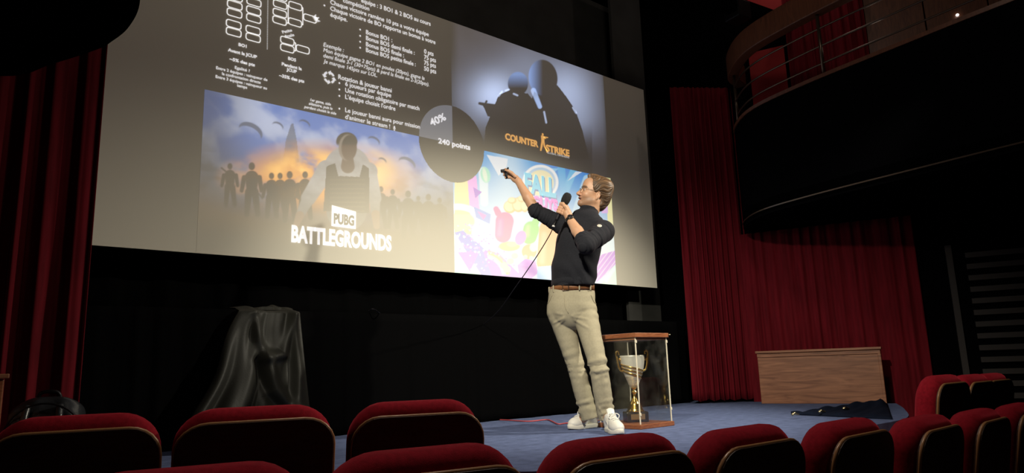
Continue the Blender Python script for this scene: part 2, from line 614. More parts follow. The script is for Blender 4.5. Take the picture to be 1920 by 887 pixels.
def arts_war(x, y, s, t):
    n1 = fbm(s * 2.2, t * 1.4 + s * .5, 3, 6, 3); n2 = fbm(s * 1.7, t * 1.7, 9, 6, 5)
    cloud = sstep(0.38, 0.66, n1)
    sky = np.array([0.10, 0.19, 0.50])[None, None] * (1 - cloud[..., None]) + np.array([0.42, 0.48, 0.66])[None, None] * cloud[..., None]
    C = sky * (0.30 + 0.70 * sstep(0.40, 0.9, t))[..., None]
    C = C * (0.35 + 0.65 * sstep(0.0, 0.22, s) * (1 - 0.35 * sstep(0.8, 1.0, s)))[..., None]
    C = C * (1 - 0.55 * sstep(0.5, 0.7, n2) * (1 - sstep(0.55, 0.8, t)))[..., None]
    # tall spire in the haze
    C = mixc(C, (0.10, 0.12, 0.17), 0.8 * polym(x, y, [(546, 232), (536, 262), (530, 305), (561, 305), (556, 262), (550, 232)]))
    # fire and smoke
    fx = (x - 600) / 175.0; fy = (y - 335) / 68.0
    fire = np.clip(1.15 - np.sqrt(fx * fx + fy * fy), 0, 1) * sstep(0.30, 0.55, n2 + 0.12)
    C = mixc(C, (0.72, 0.30, 0.05), np.clip(fire * 1.6, 0, 1) * 0.95)
    hot = np.clip(1.0 - np.hypot((x - 575) / 95, (y - 318) / 42), 0, 1) * sstep(0.36, 0.58, n1 * .5 + n2 * .5)
    C = mixc(C, (1.05, 0.60, 0.15), np.clip(hot * 1.8, 0, 1))
    hot2 = np.clip(1.0 - np.hypot((x - 690) / 60, (y - 322) / 45), 0, 1) * sstep(0.36, 0.58, n2)
    C = mixc(C, (0.85, 0.55, 0.22), np.clip(hot2 * 1.6, 0, 1))
    smoke = np.clip(1.0 - np.hypot((x - 500) / 42, (y - 300) / 24), 0, 1) * sstep(.4, .6, n1)
    C = mixc(C, (0.05, 0.05, 0.06), smoke * 0.8)
    # ground fades to nothing
    g = sstep(0.52, 0.22, t) if False else 1 - sstep(0.20, 0.52, t)
    dust = np.array([0.10, 0.055, 0.02])[None, None] * (0.4 + n2[..., None]) * (1 - np.abs(s - 0.45) * 1.2).clip(0, 1)[..., None]
    C = C * (1 - g[..., None]) + dust * g[..., None] * sstep(0.05, 0.35, t)[..., None]
    C = C * (1 - sstep(0.62, 1.0, s) * (1 - sstep(0.35, 0.75, t)) * .8)[..., None]  # lower right dimmed in the colours, standing for the presenter's shadow in the beam
    # parachutes
    for (cx, cy, r, th) in [(470, 246, 24, 7), (521, 236, 11, 3), (571, 232, 11, 3), (701, 264, 12, 3.5), (717, 301, 8, 3), (763, 306, 17, 5)]:
        a = ell(x, y, cx, cy, r, r * .62, .5) * (1 - ell(x, y, cx - r * .12, cy + th, r * .98, r * .60, .5))
        C = mixc(C, (0.05, 0.07, 0.12), a * .85)
    # anonymous dark figures walking in the haze
    dark = np.zeros_like(x)
    for (cx, hy, h) in [(431, 312, 76), (472, 312, 95), (509, 330, 80), (525, 330, 78), (543, 328, 90), (572, 328, 85),
                        (714, 355, 75), (736, 360, 70), (765, 364, 85), (784, 372, 60), (803, 370, 80), (824, 376, 66)]:
        b = ell(x, y, cx, hy, h * .062, h * .078)
        b = np.maximum(b, seg(x, y, cx, hy + h * .22, cx, hy + h * .5, h * .135, h * .10))
        b = np.maximum(b, seg(x, y, cx - h * .15, hy + h * .22, cx - h * .2, hy + h * .48, h * .05, h * .04))
        b = np.maximum(b, seg(x, y, cx + h * .15, hy + h * .22, cx + h * .19, hy + h * .48, h * .05, h * .04))
        b = np.maximum(b, seg(x, y, cx - h * .06, hy + h * .5, cx - h * .1, hy + h * .95, h * .075, h * .05))
        b = np.maximum(b, seg(x, y, cx + h * .06, hy + h * .5, cx + h * .12, hy + h * .95, h * .075, h * .05))
        dark = np.maximum(dark, b)
    dark = np.maximum(dark, seg(x, y, 415, 315, 440, 335, 1.5, 1.5)); dark = np.maximum(dark, seg(x, y, 470, 345, 492, 372, 1.5, 1.5))
    C = mixc(C, (0.012, 0.008, 0.004), dark * .93)
    # plain foreground man in pale shirt and brown vest
    sh = np.maximum.reduce([seg(x, y, 612, 318, 578, 372, 17, 14), seg(x, y, 578, 372, 563, 402, 12, 8), seg(x, y, 690, 322, 702, 372, 16, 13),
                            seg(x, y, 702, 372, 704, 400, 11, 8), seg(x, y, 612, 318, 690, 322, 18, 18), seg(x, y, 651, 318, 650, 395, 44, 38)])
    shade = 0.55 + 0.45 * fbm(s * 3, t * 3, 21, 4, 9)
    C = np.where(sh[..., None] > .02, mixc(C, (0, 0, 0), sh) + (np.array([0.40, 0.38, 0.36])[None, None] * (shade * sh * (0.35 + .65 * sstep(410, 330, y) if False else (1 - .65 * sstep(330, 410, y))))[..., None]), C)
    vest = np.maximum(polym(x, y, [(612, 312), (628, 306), (634, 330), (674, 332), (680, 308), (692, 316), (692, 400), (606, 396)]), 0)
    C = mixc(C, np.array([0.055, 0.043, 0.028]), vest * .95)
    stripes = vest * (np.sin(y * .75) > .55) * ((x > 618) & (x < 684)) * (y > 335)
    C = mixc(C, np.array([0.11, 0.09, 0.06]), stripes * .7)
    arm = np.maximum(seg(x, y, 562, 404, 556, 420, 8, 6), seg(x, y, 704, 402, 706, 424, 8, 6))
    C = mixc(C, (0.14, 0.08, 0.05), arm)
    head = ell(x, y, 652, 277, 17, 25)
    C = mixc(C, (0.10, 0.06, 0.04), np.maximum(head, seg(x, y, 652, 295, 652, 312, 10, 13)))
    hair = ell(x, y, 650, 266, 20, 18) * (1 - sstep(268, 276, y))
    C = mixc(C, (0.035, 0.028, 0.022), hair)
    rim = head * (1 - ell(x, y, 656, 278, 16, 25))
    C = mixc(C, (0.3, 0.25, 0.2), rim * .6)
    return C * 0.88


def arts_duo(x, y, s, t):
    n1 = fbm(s * 1.2, t * 1.2, 31, 4, 4)
    C = np.ones(x.shape + (3,)) * np.array([0.026, 0.026, 0.038]) * (0.5 + n1)[..., None] * (sstep(0.0, .05, s) * (1 - sstep(.97, 1.0, s)) * (0.25 + 0.75 * sstep(.02, .45, t)))[..., None]
    for (cx, cy, sg, amp) in [(928, 178, 26, .6), (985, 125, 30, .10), (1060, 170, 34, .50), (1085, 225, 28, .22), (1000, 150, 60, .08), (905, 185, 40, .22)]:
        C += amp * np.exp(-((x - cx) ** 2 + (y - cy) ** 2) / (2 * sg * sg))[..., None] * np.array([0.55, 0.68, 1.0])
    body = np.maximum.reduce([polym(x, y, [(935, 178), (958, 168), (990, 176), (1012, 205), (1020, 300), (905, 300), (910, 240), (926, 200)]),
                              polym(x, y, [(1008, 215), (1045, 160), (1062, 182), (1078, 205), (1092, 245), (1105, 300), (1000, 300), (1012, 240)]),
                              ell(x, y, 971, 157, 19, 22), ell(x, y, 1018, 146, 27, 34, -.15), seg(x, y, 1025, 165, 1015, 200, 20, 22),
                              seg(x, y, 899, 194, 940, 203, 2.5, 6), seg(x, y, 908, 199, 912, 190, 2, 2), polym(x, y, [(905, 197), (935, 195), (930, 222), (914, 218)])])
    C = C * (1 - .98 * body)[..., None]
    C = C * (1 - .7 * sstep(225, 290, y) * (np.abs(x - 1000) < 110))[..., None]
    hl = ell(x, y, 1018, 146, 27, 34, -.15) * np.clip((1018 - x) / 26, 0, 1) ** 1.3
    C += hl[..., None] * np.array([0.18, 0.30, 0.62])
    hl2 = ell(x, y, 971, 157, 19, 22) * np.clip((166 - y) / 26, 0, 1) ** 1.2
    C += hl2[..., None] * np.array([0.14, 0.24, 0.50])
    hl3 = seg(x, y, 1000, 170, 1012, 200, 5, 4) * (0.4 + n1)
    C += hl3[..., None] * np.array([0.30, 0.42, 0.70])
    for a in [(1020, 210, 1024, 230), (935, 180, 941, 172), (948, 170, 954, 168), (1074, 202, 1080, 212), (963, 176, 970, 179)]:
        C += seg(x, y, *a, 1.6, 1.6)[..., None] * np.array([0.35, 0.42, 0.6])
    return C


def arts_party(x, y, s, t):
    top = np.array([0.10, 0.42, 0.85]); mid = np.array([0.55, 0.74, 0.95]); low = np.array([0.72, 0.70, 0.95])
    C = top * sstep(.45, 1.05, t)[..., None] + mid * (1 - sstep(.45, 1.05, t))[..., None]
    C = mixc(C, low, (1 - sstep(.1, .5, t)) * .7)
    C = mixc(C, (0.66, 0.84, 0.98), np.exp(-((x - 955) / 34.0) ** 2) * .8)
    # slanting light bands
    for (a, b, col) in [((1075, 322), (1035, 420), (0.35, 0.70, 0.95)), ((1100, 335), (1070, 420), (0.65, 0.85, 0.98)), ((1052, 312), (1062, 420), (0.30, 0.62, 0.92))]:
        C = mixc(C, col, seg(x, y, *a, *b, 7, 5) * .8)
    for tri, col in [([(912, 290), (952, 298), (950, 312), (935, 330)], (0.92, .95, 1.0)), ([(1063, 340), (1092, 322), (1079, 322)], (.92, .95, 1)),
                     ([(1010, 315), (1048, 316), (1030, 330)], (.4, .7, .95))]:
        C = mixc(C, col, polym(x, y, tri) * .9)
    # left tower, balloon, arches
    C = mixc(C, (0.90, 0.82, 0.48), polym(x, y, [(852, 330), (876, 330), (884, 440), (852, 440)]))
    C = mixc(C, (0.85, 0.45, 0.90), polym(x, y, [(876, 330), (893, 330), (899, 395), (880, 385)]))
    C = mixc(C, (0.75, 0.88, 0.98), seg(x, y, 906, 322, 908, 380, 9, 7))
    C = mixc(C, (0.45, 0.85, 0.70), ell(x, y, 910, 328, 9, 15, -.2))
    C = mixc(C, (0.80, 0.92, 0.80), ell(x, y, 909, 328, 4, 13, -.2))
    arch = ell(x, y, 862, 400, 34, 18, .1) * (1 - ell(x, y, 862, 410, 30, 16, .1))
    C = mixc(C, (0.97, 0.97, 1.0), arch)
    C = mixc(C, (0.92, .82, .55), ell(x, y, 862, 414, 28, 18, .1) * (y > 402))
    C = mixc(C, (0.42, 0.16, 0.75), polym(x, y, [(887, 351), (903, 360), (891, 372)]))
    C = mixc(C, (0.30, 0.42, 0.85), polym(x, y, [(888, 387), (920, 402), (918, 420), (892, 408)]))
    C = mixc(C, (0.85, 0.30, 0.75), polym(x, y, [(895, 396), (912, 404), (906, 412)]))
    # right side wall
    C = mixc(C, (0.95, 0.92, 0.55), polym(x, y, [(1134, 320), (1160, 320), (1160, 470), (1142, 470)]))
    C = mixc(C, (0.80, 0.55, 0.95), polym(x, y, [(1118, 320), (1134, 320), (1140, 400), (1128, 400)]))
    C = mixc(C, (0.80, 0.93, 0.98), polym(x, y, [(1122, 430), (1160, 430), (1160, 475), (1122, 480)]))
    C = mixc(C, (0.60, 0.30, 0.85), polym(x, y, [(1118, 480), (1153, 470), (1154, 495), (1118, 530)]))
    C = mixc(C, (0.85, .70, .98), polym(x, y, [(1118, 480), (1153, 470), (1154, 495), (1118, 530)]) * (np.sin((x * .8 + y * .6) * .9) > .75) * .8)
    C = mixc(C, (0.65, 0.95, 0.82), polym(x, y, [(1150, 500), (1160, 496), (1160, 540), (1122, 540)]))
    C = mixc(C, (0.72, 0.92, 0.98), polym(x, y, [(1132, 524), (1152, 500), (1154, 505), (1137, 532)]))
    # logo disc
    C = mixc(C, (0.97, 0.97, .98), ell(x, y, 1013, 342, 34, 33)); C = mixc(C, (.55, .72, .9), ell(x, y, 1013, 342, 29, 28)); C = mixc(C, (0.95, 0.88, 0.62), ell(x, y, 1013, 343, 25, 24))
    # track, triangles, confetti
    C = mixc(C, (0.22, 0.28, 0.80), polym(x, y, [(852, 436), (868, 432), (935, 490), (955, 520), (905, 520)]))
    C = mixc(C, (0.45, 0.22, 0.80), polym(x, y, [(905, 470), (930, 470), (985, 525), (925, 525)]))
    C = mixc(C, (0.55, 0.93, 0.80), polym(x, y, [(852, 440), (900, 520), (852, 520)]))
    C = mixc(C, (0.58, 0.22, 0.88), polym(x, y, [(858, 473), (898, 472), (881, 510)]))
    C = mixc(C, (0.70, 0.75, .95), polym(x, y, [(905, 420), (945, 430), (930, 480), (900, 450)]) * .6)
    arc = np.hypot(x - 905, (y - 520))
    for r, col in [(50, (.95, .4, .5)), (46, (.95, .75, .35)), (42, (.5, .85, .7)), (38, (.5, .5, .95))]:
        C = mixc(C, col, (1 - sstep(1.4, 2.6, np.abs(arc - r))) * (x > 914) * (y < 515))
    r = np.random.default_rng(5)
    for k in range(150):
        if k < 80: cx, cy = 858 + r.random() * 50, 420 + r.random() * 55
        else: cx, cy = 880 + r.random() * 90, 440 + r.random() * 70
        col = [(.95, .45, .85), (.98, .98, 1), (.75, .3, .85), (.5, .85, .95), (.4, .2, .8)][r.integers(5)]
        C = mixc(C, col, ell(x, y, cx, cy, 1.0 + r.random() * 1.6, .8 + r.random(), r.random() * 3, .6))
    # tan cluster, soft coloured blobs without faces
    for (cx, cy, rx, ry) in [(956, 388, 12, 12), (972, 384, 12, 14), (984, 386, 8, 12), (960, 376, 8, 6), (978, 373, 7, 6)]:
        C = mixc(C, (0.72, 0.55, 0.30), ell(x, y, cx, cy, rx, ry)); C = mixc(C, (0.93, 0.83, 0.55), ell(x, y, cx - 1, cy - 1, rx * .8, ry * .8))
    C = mixc(C, (0.62, .78, .35), ell(x, y, 955, 462, 20, 9)); C = mixc(C, (.80, .85, .5), ell(x, y, 960, 458, 10, 5))
    C = mixc(C, (0.82, 0.10, 0.50), np.maximum(seg(x, y, 946, 415, 943, 440, 17, 15, 1.5), seg(x, y, 934, 400, 930, 392, 6, 5)))
    C = mixc(C, (0.95, 0.38, 0.70), seg(x, y, 938, 415, 936, 438, 5, 6, 5) * .7)
    C = mixc(C, (0.20, 0.66, 0.25), np.maximum(seg(x, y, 996, 430, 992, 444, 15, 14, 1.5), seg(x, y, 1006, 412, 1000, 425, 6, 8)))
    C = mixc(C, (0.55, 0.88, 0.45), seg(x, y, 990, 425, 988, 440, 4, 5, 4) * .7)
    C = mixc(C, (0.92, 0.42, 0.22), seg(x, y, 1030, 430, 1022, 492, 19, 16, 1.5))
    C = mixc(C, (0.97, 0.62, 0.42), seg(x, y, 1020, 440, 1016, 490, 5, 5, 5) * .7)
    C = mixc(C, (0.60, 0.30, .80), ell(x, y, 976, 446, 10, 14, .4)); C = mixc(C, (0.75, 0.45, .28), ell(x, y, 992, 472, 14, 14)); C = mixc(C, (.95, .9, .8), ell(x, y, 1000, 464, 7, 8))
    C = mixc(C, (.97, .9, .7), ell(x, y, 985, 482, 4, 4)); C = mixc(C, (.97, .9, .7), ell(x, y, 996, 484, 4, 4))
    for (cx, cy) in [(944, 498), (957, 490), (965, 480), (950, 505)]:
        C = mixc(C, (0.93, 0.82, 0.62), ell(x, y, cx, cy, 7, 6))
    C = mixc(C, (0.52, 0.16, 0.78), polym(x, y, [(970, 497), (985, 485), (1004, 490), (1008, 512), (995, 524), (974, 520)]))
    C = mixc(C, (0.66, 0.30, 0.90), polym(x, y, [(970, 497), (985, 485), (1004, 490), (990, 500)]))
    C = mixc(C, (.35, .62, .95), polym(x, y, [(1008, 500), (1036, 498), (1034, 530), (1006, 528)]))
    return np.clip(C - 0.22, 0, 1) * 0.80


# the slide is 16:9, its middle at CX,CZ; the lower two pictures are cut at the screen's edge
CX, CZ, HW = 3.650, 2.518, 2.215
PIER = 0.37
war = painted('marching_figures_picture', CX - HW, CX, SZ0 + .004, CZ, 420, 232, arts_war, 1, scr,
              lambda X, Z: np.hypot(X - CX, Z - CZ) > PIER)
tag(war, 'projected picture of dark figures before an orange blaze under blue sky')
duo = painted('two_heads_picture', CX, CX + 2.16, CZ, SZ1 - .004, 330, 200, arts_duo, 1, scr, lambda X, Z: np.hypot(X - CX, Z - CZ) > PIER)
tag(duo, 'dim projected picture of two dark heads against blue white glow')
party = painted('candy_coloured_picture', CX, CX + 2.185, SZ0 + .004, CZ, 480, 290, arts_party, 1, scr, lambda X, Z: np.hypot(X - CX, Z - CZ) > PIER)
tag(party, 'bright candy coloured projected picture of shapes and blobs')
# grey quarter of the points disc
q = [(CX, CZ)] + [(CX + PIER * math.cos(a), CZ + PIER * math.sin(a)) for a in np.linspace(math.pi / 2, math.pi, 24)]
pie = link_mesh('disc_quarter', [(a, YS - .003, b) for a, b in q], [tuple(range(len(q)))], PIE_T, scr, False)


def text(body, lx, ly, rx, cap, m=WHITE_T, parent=None, bold=0.0, shear=0.0, rot=0.0, layer=4, name='lettering', capm=None):
    """one line of projected writing: left baseline pixel, right end pixel, cap height in pixels at the left end"""
    cu = bpy.data.curves.new('txt', 'FONT')
    cu.body = body
    cu.size = 1.0
    cu.shear = shear
    cu.offset = bold
    cu.resolution_u = 3
    o = bpy.data.objects.new('txt', cu)
    COL.objects.link(o)
    dg = bpy.context.evaluated_depsgraph_get()
    me = bpy.data.meshes.new_from_object(o.evaluated_get(dg))
    bpy.data.objects.remove(o)
    n = len(me.vertices)
    v = np.zeros(n * 3, np.float32); me.vertices.foreach_get('co', v); v = v.reshape(-1, 3)
    X0, Z0 = sp(lx, ly)
    _, Zc = sp(lx, ly - cap)
    # right end: same height on the screen, further along X
    d0, d1 = X0, X0 + 6
    for _ in range(40):
        mm = (d0 + d1) / 2
        if to_px((mm, YS, Z0))[0] < rx: d0 = mm
        else: d1 = mm
    wid = d0 - X0
    x0, x1 = v[:, 0].min(), v[:, 0].max()
    sx = wid / (x1 - x0)
    sz = (Zc - Z0) / 0.70 * 0.9
    lxv = (v[:, 0] - x0) * sx
    lzv = v[:, 1] * sz
    if rot:
        c, s_ = math.cos(rot), math.sin(rot)
        lxv, lzv = lxv * c - lzv * s_, lxv * s_ + lzv * c
    w3 = np.stack([X0 + lxv, np.full(n, YS - .001 - .0008 * layer), Z0 + lzv], -1)
    me.vertices.foreach_set('co', w3.astype(np.float32).ravel())
    me.update()
    return link_me(name, me, m, parent, False)


def plane_shape(name, polys, m, parent, layer=4):
    V, F = [], []
    for p in polys:
        F.append(tuple(range(len(V), len(V) + len(p))))
        V += [(a, YS - .001 - .0008 * layer, b) for a, b in p]
    return link_mesh(name, V, F, m, parent, False)


# writing of the notes quarter
L = [("équipe : 3 BO1 & 2 BO5 au cours", 677, 4.2, 807, 9), ("compétition", 643, 4, 692, 9), ("Chaque victoire ramène 10 pts a votre équipe", 619, 7.5, 803.5, 9),
     ("Chaque victoire de BO rapporte un bonus à votre", 619, 19.3, 816, 9), ("équipe.", 619, 31, 651, 9),
     ("Bonus BO1 :", 686, 64, 735, 9), ("Bonus BO5 demi finale :", 686, 75, 777, 9), ("Bonus BO5 finale :", 686, 86.5, 757, 9), ("Bonus BO5 petite finale :", 686, 97.3, 779, 9),
     ("0 pts", 795, 100, 812.5, 9), ("75 pts", 795, 110.8, 817, 9), ("75 pts", 795, 121.3, 817, 9), ("50 pts", 795, 132, 817.5, 9),
     ("Rotation & joueur banni", 634, 148, 734, 9.5), ("6 joueurs par équipe", 647, 161, 733, 9.2), ("Une rotation obligatoire par match", 647, 173, 786, 9.2),
     ("L'équipe choisit l'ordre", 647, 185.3, 741, 9.2), ("Le joueur banni aura pour mission", 647, 210, 787, 9.2), ("d'animer le stream !", 647, 222.7, 731, 9.2)]
for a in L:
    text(*a, parent=scr, bold=.008)
for a in [("Exemple :", 606, 87, 644.5, 8.6), ("Mon équipe gagne 2 BO1 en poules (20pts), gagne la", 606, 97, 795.5, 8.2),
          ("demi finale 3-1 (30+75pts) & perd la finale en 2-3(20pts).", 606, 107.3, 804, 8.2), ("Je marque 145pts sur LOL.", 606, 117.7, 707, 8.2)]:
    text(*a, parent=scr, bold=.0, shear=.2)
for a in [("1er game, side", 581.5, 189.5, 620, 5.6), ("aléatoire, puis le", 578.6, 196.3, 623, 5.6), ("perdant choisit le side", 570, 202.3, 630, 5.6)]:
    text(*a, parent=scr, bold=.012, shear=.2)
for a in [("BO1", 447, 86, 462, 6.2), ("Avant la JCUP", 427, 96, 481.5, 6.4), ("~5% des pts", 430, 113, 477.5, 6.4),
          ("BO5", 540, 112, 554.6, 6.2), ("Pendant la", 528, 122.5, 565.4, 6.2), ("JCUP", 537, 132.8, 556, 6.2), ("~35% des pts", 523, 144, 570, 6.4)]:
    text(*a, parent=scr, bold=.03)
for a in [("Egalité ?", 440, 129, 468, 6), ("Entre 2 équipes : vainqueur de", 405, 129.5, 501, 6), ("la confrontation directe", 416, 140.5, 488.5, 6),
          ("Entre 3 équipes : vainqueur au", 404, 146, 500, 6), ("temps", 444, 162.5, 463, 6)]:
    text(*a, parent=scr, bold=.012)
text("Petite", 530, 63, 550, 5.5, parent=scr, bold=.02, rot=.5)
text("finale", 535, 71.5, 554, 5.5, parent=scr, bold=.02, rot=.5)
text("40%", 809, 237, 842, 14, parent=pie, bold=.03, rot=.55)
text("240 points", 821.3, 268.3, 881.5, 10.5, parent=scr, bold=.03)
# bullets
for (bx_, by_) in [(608, 10.5), (675, 55.7), (675, 67.4), (675, 78.5), (675, 89.7), (636, 156), (636, 168), (636, 180), (636, 204)]:
    X0, Z0 = sp(bx_, by_)
    plane_shape('bullet', [[(X0 + .0075 * math.cos(a), Z0 + .0075 * math.sin(a)) for a in np.linspace(0, 2 * math.pi, 12, endpoint=False)]], WHITE_T, scr)


def rrect(cx, cz, hw, hh, r, n=5):
    P = []
    for (sx, sz, a0) in [(1, 1, 0), (-1, 1, 90), (-1, -1, 180), (1, -1, 270)]:
        for k in range(n):
            a = math.radians(a0 + 90 * k / (n - 1))
            P.append((cx + sx * (hw - r) + r * math.cos(a), cz + sz * (hh - r) + r * math.sin(a)))
    return P


def frame_shape(name, x, y, hw, hh, th, m, parent, r=.02):
    X0, Z0 = sp(x, y)
    A, B = rrect(X0, Z0, hw, hh, r), rrect(X0, Z0, hw - th, hh - th, r - th * .7)
    n = len(A)
    return link_mesh(name, [(a, YS - .0045, b) for a, b in A + B], [(i, (i + 1) % n, n + (i + 1) % n, n + i) for i in range(n)], m, parent, False)


for (bx_, by_) in [(440.5, -5), (440, 10), (439.5, 25), (438, 46), (438, 60.7), (476, 4.4), (475.5, 20.5), (475.5, 35), (474.5, 57), (474.5, 71),
                   (525, 9), (525, -6), (524.5, 25), (524, 39), (553.5, 11.7), (553, 42.5), (581, 35), (538.5, 77), (538.5, 91), (567.5, 93)]:
    frame_shape('bracket_box', bx_, by_, .058, .031, .0055, PIC_T, scr)


def lineshape(name, pts, th, m, parent):
    polys = []
    for (a, b) in zip(pts[:-1], pts[1:]):
        A, B = np.array(sp(*a)), np.array(sp(*b))
        d = B - A; d /= np.linalg.norm(d); n = np.array([-d[1], d[0]]) * th
        polys.append([tuple(A + n), tuple(B + n), tuple(B - n), tuple(A - n)])
    return plane_shape(name, polys, m, parent)


lineshape('bracket_line', [(537, 10), (540, 11), (540, 44), (537, 43)], .003, PIC_T, scr)
lineshape('bracket_line', [(566, 14), (567.5, 15), (567.5, 47), (566, 46)], .003, PIC_T, scr)
lineshape('bracket_line', [(552, 80), (554, 81), (554, 96), (552, 95)], .003, PIC_T, scr)
dp = []
for k in range(30):
    X0, Z0 = sp(502 - k * .04, -4 + k * 3.3)
    dp.append([(X0 - .003, Z0 - .005), (X0 + .003, Z0 - .005), (X0 + .003, Z0 + .005), (X0 - .003, Z0 + .005)])
plane_shape('dotted_line', dp, GREY_T, scr)


def local_shape(name, x, y, sc, polys, m, parent, rot=0.0, layer=5):
    X0, Z0 = sp(x, y); c, s_ = math.cos(rot), math.sin(rot)
    return plane_shape(name, [[(X0 + sc * (a * c - b * s_), Z0 + sc * (a * s_ + b * c)) for a, b in p] for p in polys], m, parent, layer)


local_shape('crown_mark', 593.5, 35, .036, [[(-.7, -.7), (.7, -.7), (.7, -.4), (-.7, -.4)], [(-.7, -.4), (-.9, .5), (-.35, .0)], [(-.45, -.4), (0, .8), (.45, -.4)], [(.7, -.4), (.9, .5), (.35, .0)], [(-.5, -.4), (.5, -.4), (.3, .1), (-.3, .1)]], WHITE_T, scr, rot=-.9)
arrows = []
for k in range(4):
    a0 = math.pi / 2 * k + .5
    arc = [(math.cos(a), math.sin(a)) for a in np.linspace(a0, a0 + .85, 6)]
    arrows.append([(x_ * 1.0, y_ * 1.0) for x_, y_ in arc] + [(x_ * .68, y_ * .68) for x_, y_ in arc[::-1]])
    ae = a0 + .85
    arrows.append([(1.25 * math.cos(ae), 1.25 * math.sin(ae)), (.85 * math.cos(ae + .5), .85 * math.sin(ae + .5)), (.42 * math.cos(ae), .42 * math.sin(ae))])
local_shape('rotation_mark', 617, 145.5, .052, arrows, WHITE_T, scr)
local_shape('microphone_mark', 739, 241, .02, [[(-.35, 0), (.35, 0), (.35, .8), (.2, 1.1), (-.2, 1.1), (-.35, .8)], [(-.6, .2), (-.45, .2), (-.3, -.2), (.3, -.2), (.45, .2), (.6, .2), (.4, -.4), (-.4, -.4)], [(-.1, -.4), (.1, -.4), (.1, -.8), (-.1, -.8)], [(-.4, -.8), (.4, -.8), (.4, -1), (-.4, -1)]], WHITE_T, scr)

# titles on the pictures
tA, tB = sp(621, 424), sp(667, 397)
pl = plane_shape('title_plate', [[(tA[0], tA[1]), (tB[0], tA[1] - .003), (tB[0], tB[1]), (tA[0], tB[1] + .028)]], WHITE_T, war, 4)
text("PUBG", 625, 418.5, 663.5, 20, DARK_T, war, bold=.05, layer=6, name='title_lettering')
text("BATTLEGROUNDS", 545.5, 452.5, 733.5, 33, WHITE_T, war, bold=.045, layer=5, name='title_lettering')
text("COUNTER", 947, 261.5, 1009, 13, ORANGE_T, duo, bold=.035, layer=5, name='title_lettering')
text("STRIKE", 1023.5, 283, 1067.5, 13, ORANGE_T, duo, bold=.035, layer=5, name='title_lettering')
text("GLOBAL OFFENSIVE", 1025, 287.5, 1067, 3.6, GREY_T, duo, bold=.01, layer=5, name='title_lettering')
local_shape('figure_mark', 1018, 267, .10, [[(-.1, .72), (.06, .72), (.1, .85), (.06, .98), (-.08, .98), (-.13, .85)], [(-.25, .7), (.2, .68), (.18, .1), (-.22, .1)],
            [(.1, .66), (.35, .55), (.75, .62), (.75, .7), (.3, .68)], [(.1, .5), (.42, .42), (.4, .52), (.12, .62)], [(-.22, .1), (.0, .1), (-.12, -.45), (-.32, -1), (-.48, -1), (-.36, -.45)],
            [(-.02, .1), (.18, .1), (.25, -.4), (.42, -1), (.62, -1.02), (.58, -.92), (.4, -.86), (.05, -.4)]], ORANGE_T, duo)
text("FALL", 985, 362, 1044, 38, CYAN_D, party, bold=.06, layer=4, name='title_lettering')
text("FALL", 984, 359, 1042.5, 38, CYAN_T, party, bold=.045, layer=5, name='title_lettering')
text("GUYS", 999, 388.5, 1047, 21, glow_mat('projected_purple', (.4, .04, .5), .6), party, bold=.06, layer=4, name='title_lettering')
text("GUYS", 998, 386, 1045.5, 21, PINK_T, party, bold=.045, layer=5, name='title_lettering')


# ================================================================== CURTAINS
def curtain(name, pts, z0, z1, nf, amp, m, label=None, cat='curtain', seed=1, flare=0.0, group=None, nz=36, lean=None, kind=None, parent=None):
    r = np.random.default_rng(seed)
    P = np.array(catmull(pts, 10)) if len(pts) > 2 else np.array([np.asarray(pts[0]) * (1 - t) + np.asarray(pts[1]) * t for t in np.linspace(0, 1, 20)])
    sl = np.concatenate([[0], np.cumsum(np.linalg.norm(np.diff(P, axis=0), axis=1))]); Lh = sl[-1]
    n = nf * 14
    S = np.linspace(0, Lh, n)
    X = np.interp(S, sl, P[:, 0]); Y = np.interp(S, sl, P[:, 1])
    tx, ty = np.gradient(X), np.gradient(Y); nn = np.hypot(tx, ty); nx, ny = -ty / nn, tx / nn
    # uneven folds
    knots = np.cumsum(0.5 + r.random(nf * 2 + 2)); knots = (knots - knots[0]) / (knots[-1] - knots[0])
    ph = np.interp(S / Lh, knots, np.arange(len(knots)) * math.pi)
    V = []
    zs = np.linspace(0, 1, nz)
    ampk = 0.6 + 0.8 * np.interp(S / Lh, np.linspace(0, 1, nf + 1), r.random(nf + 1))
    for k, t in enumerate(zs):
        z = z0 + (z1 - z0) * t
        drift = 0.5 * math.sin(3.1 * t + seed) + 0.25 * np.sin(7 * t + S / Lh * 9)
        f = np.sin(ph + drift * (1 - t)) + 0.3 * np.sin(2.3 * ph + 1 + t * 2) + 0.12 * np.sin(5.1 * ph + 3 * t)
        a = amp * ampk * (0.55 + 0.45 * (1 - t))
        off = f * a
        st = 1 + flare * (1 - t)
        px_, py_ = P[-1][0] + (X - P[-1][0]) * st, P[-1][1] + (Y - P[-1][1]) * st
        V.append(np.stack([px_ + nx * off, py_ + ny * off, np.full(n, z) + (0.012 * np.sin(ph * .5 + seed) if k == 0 else 0)], -1))
    o = link_np(name, np.concatenate(V), grid_faces(n, nz), m, parent)
    so_ = o.modifiers.new('thick', 'SOLIDIFY'); so_.thickness = 0.006
    return tag(o, label, cat if parent is None and kind is None else None, group, kind)


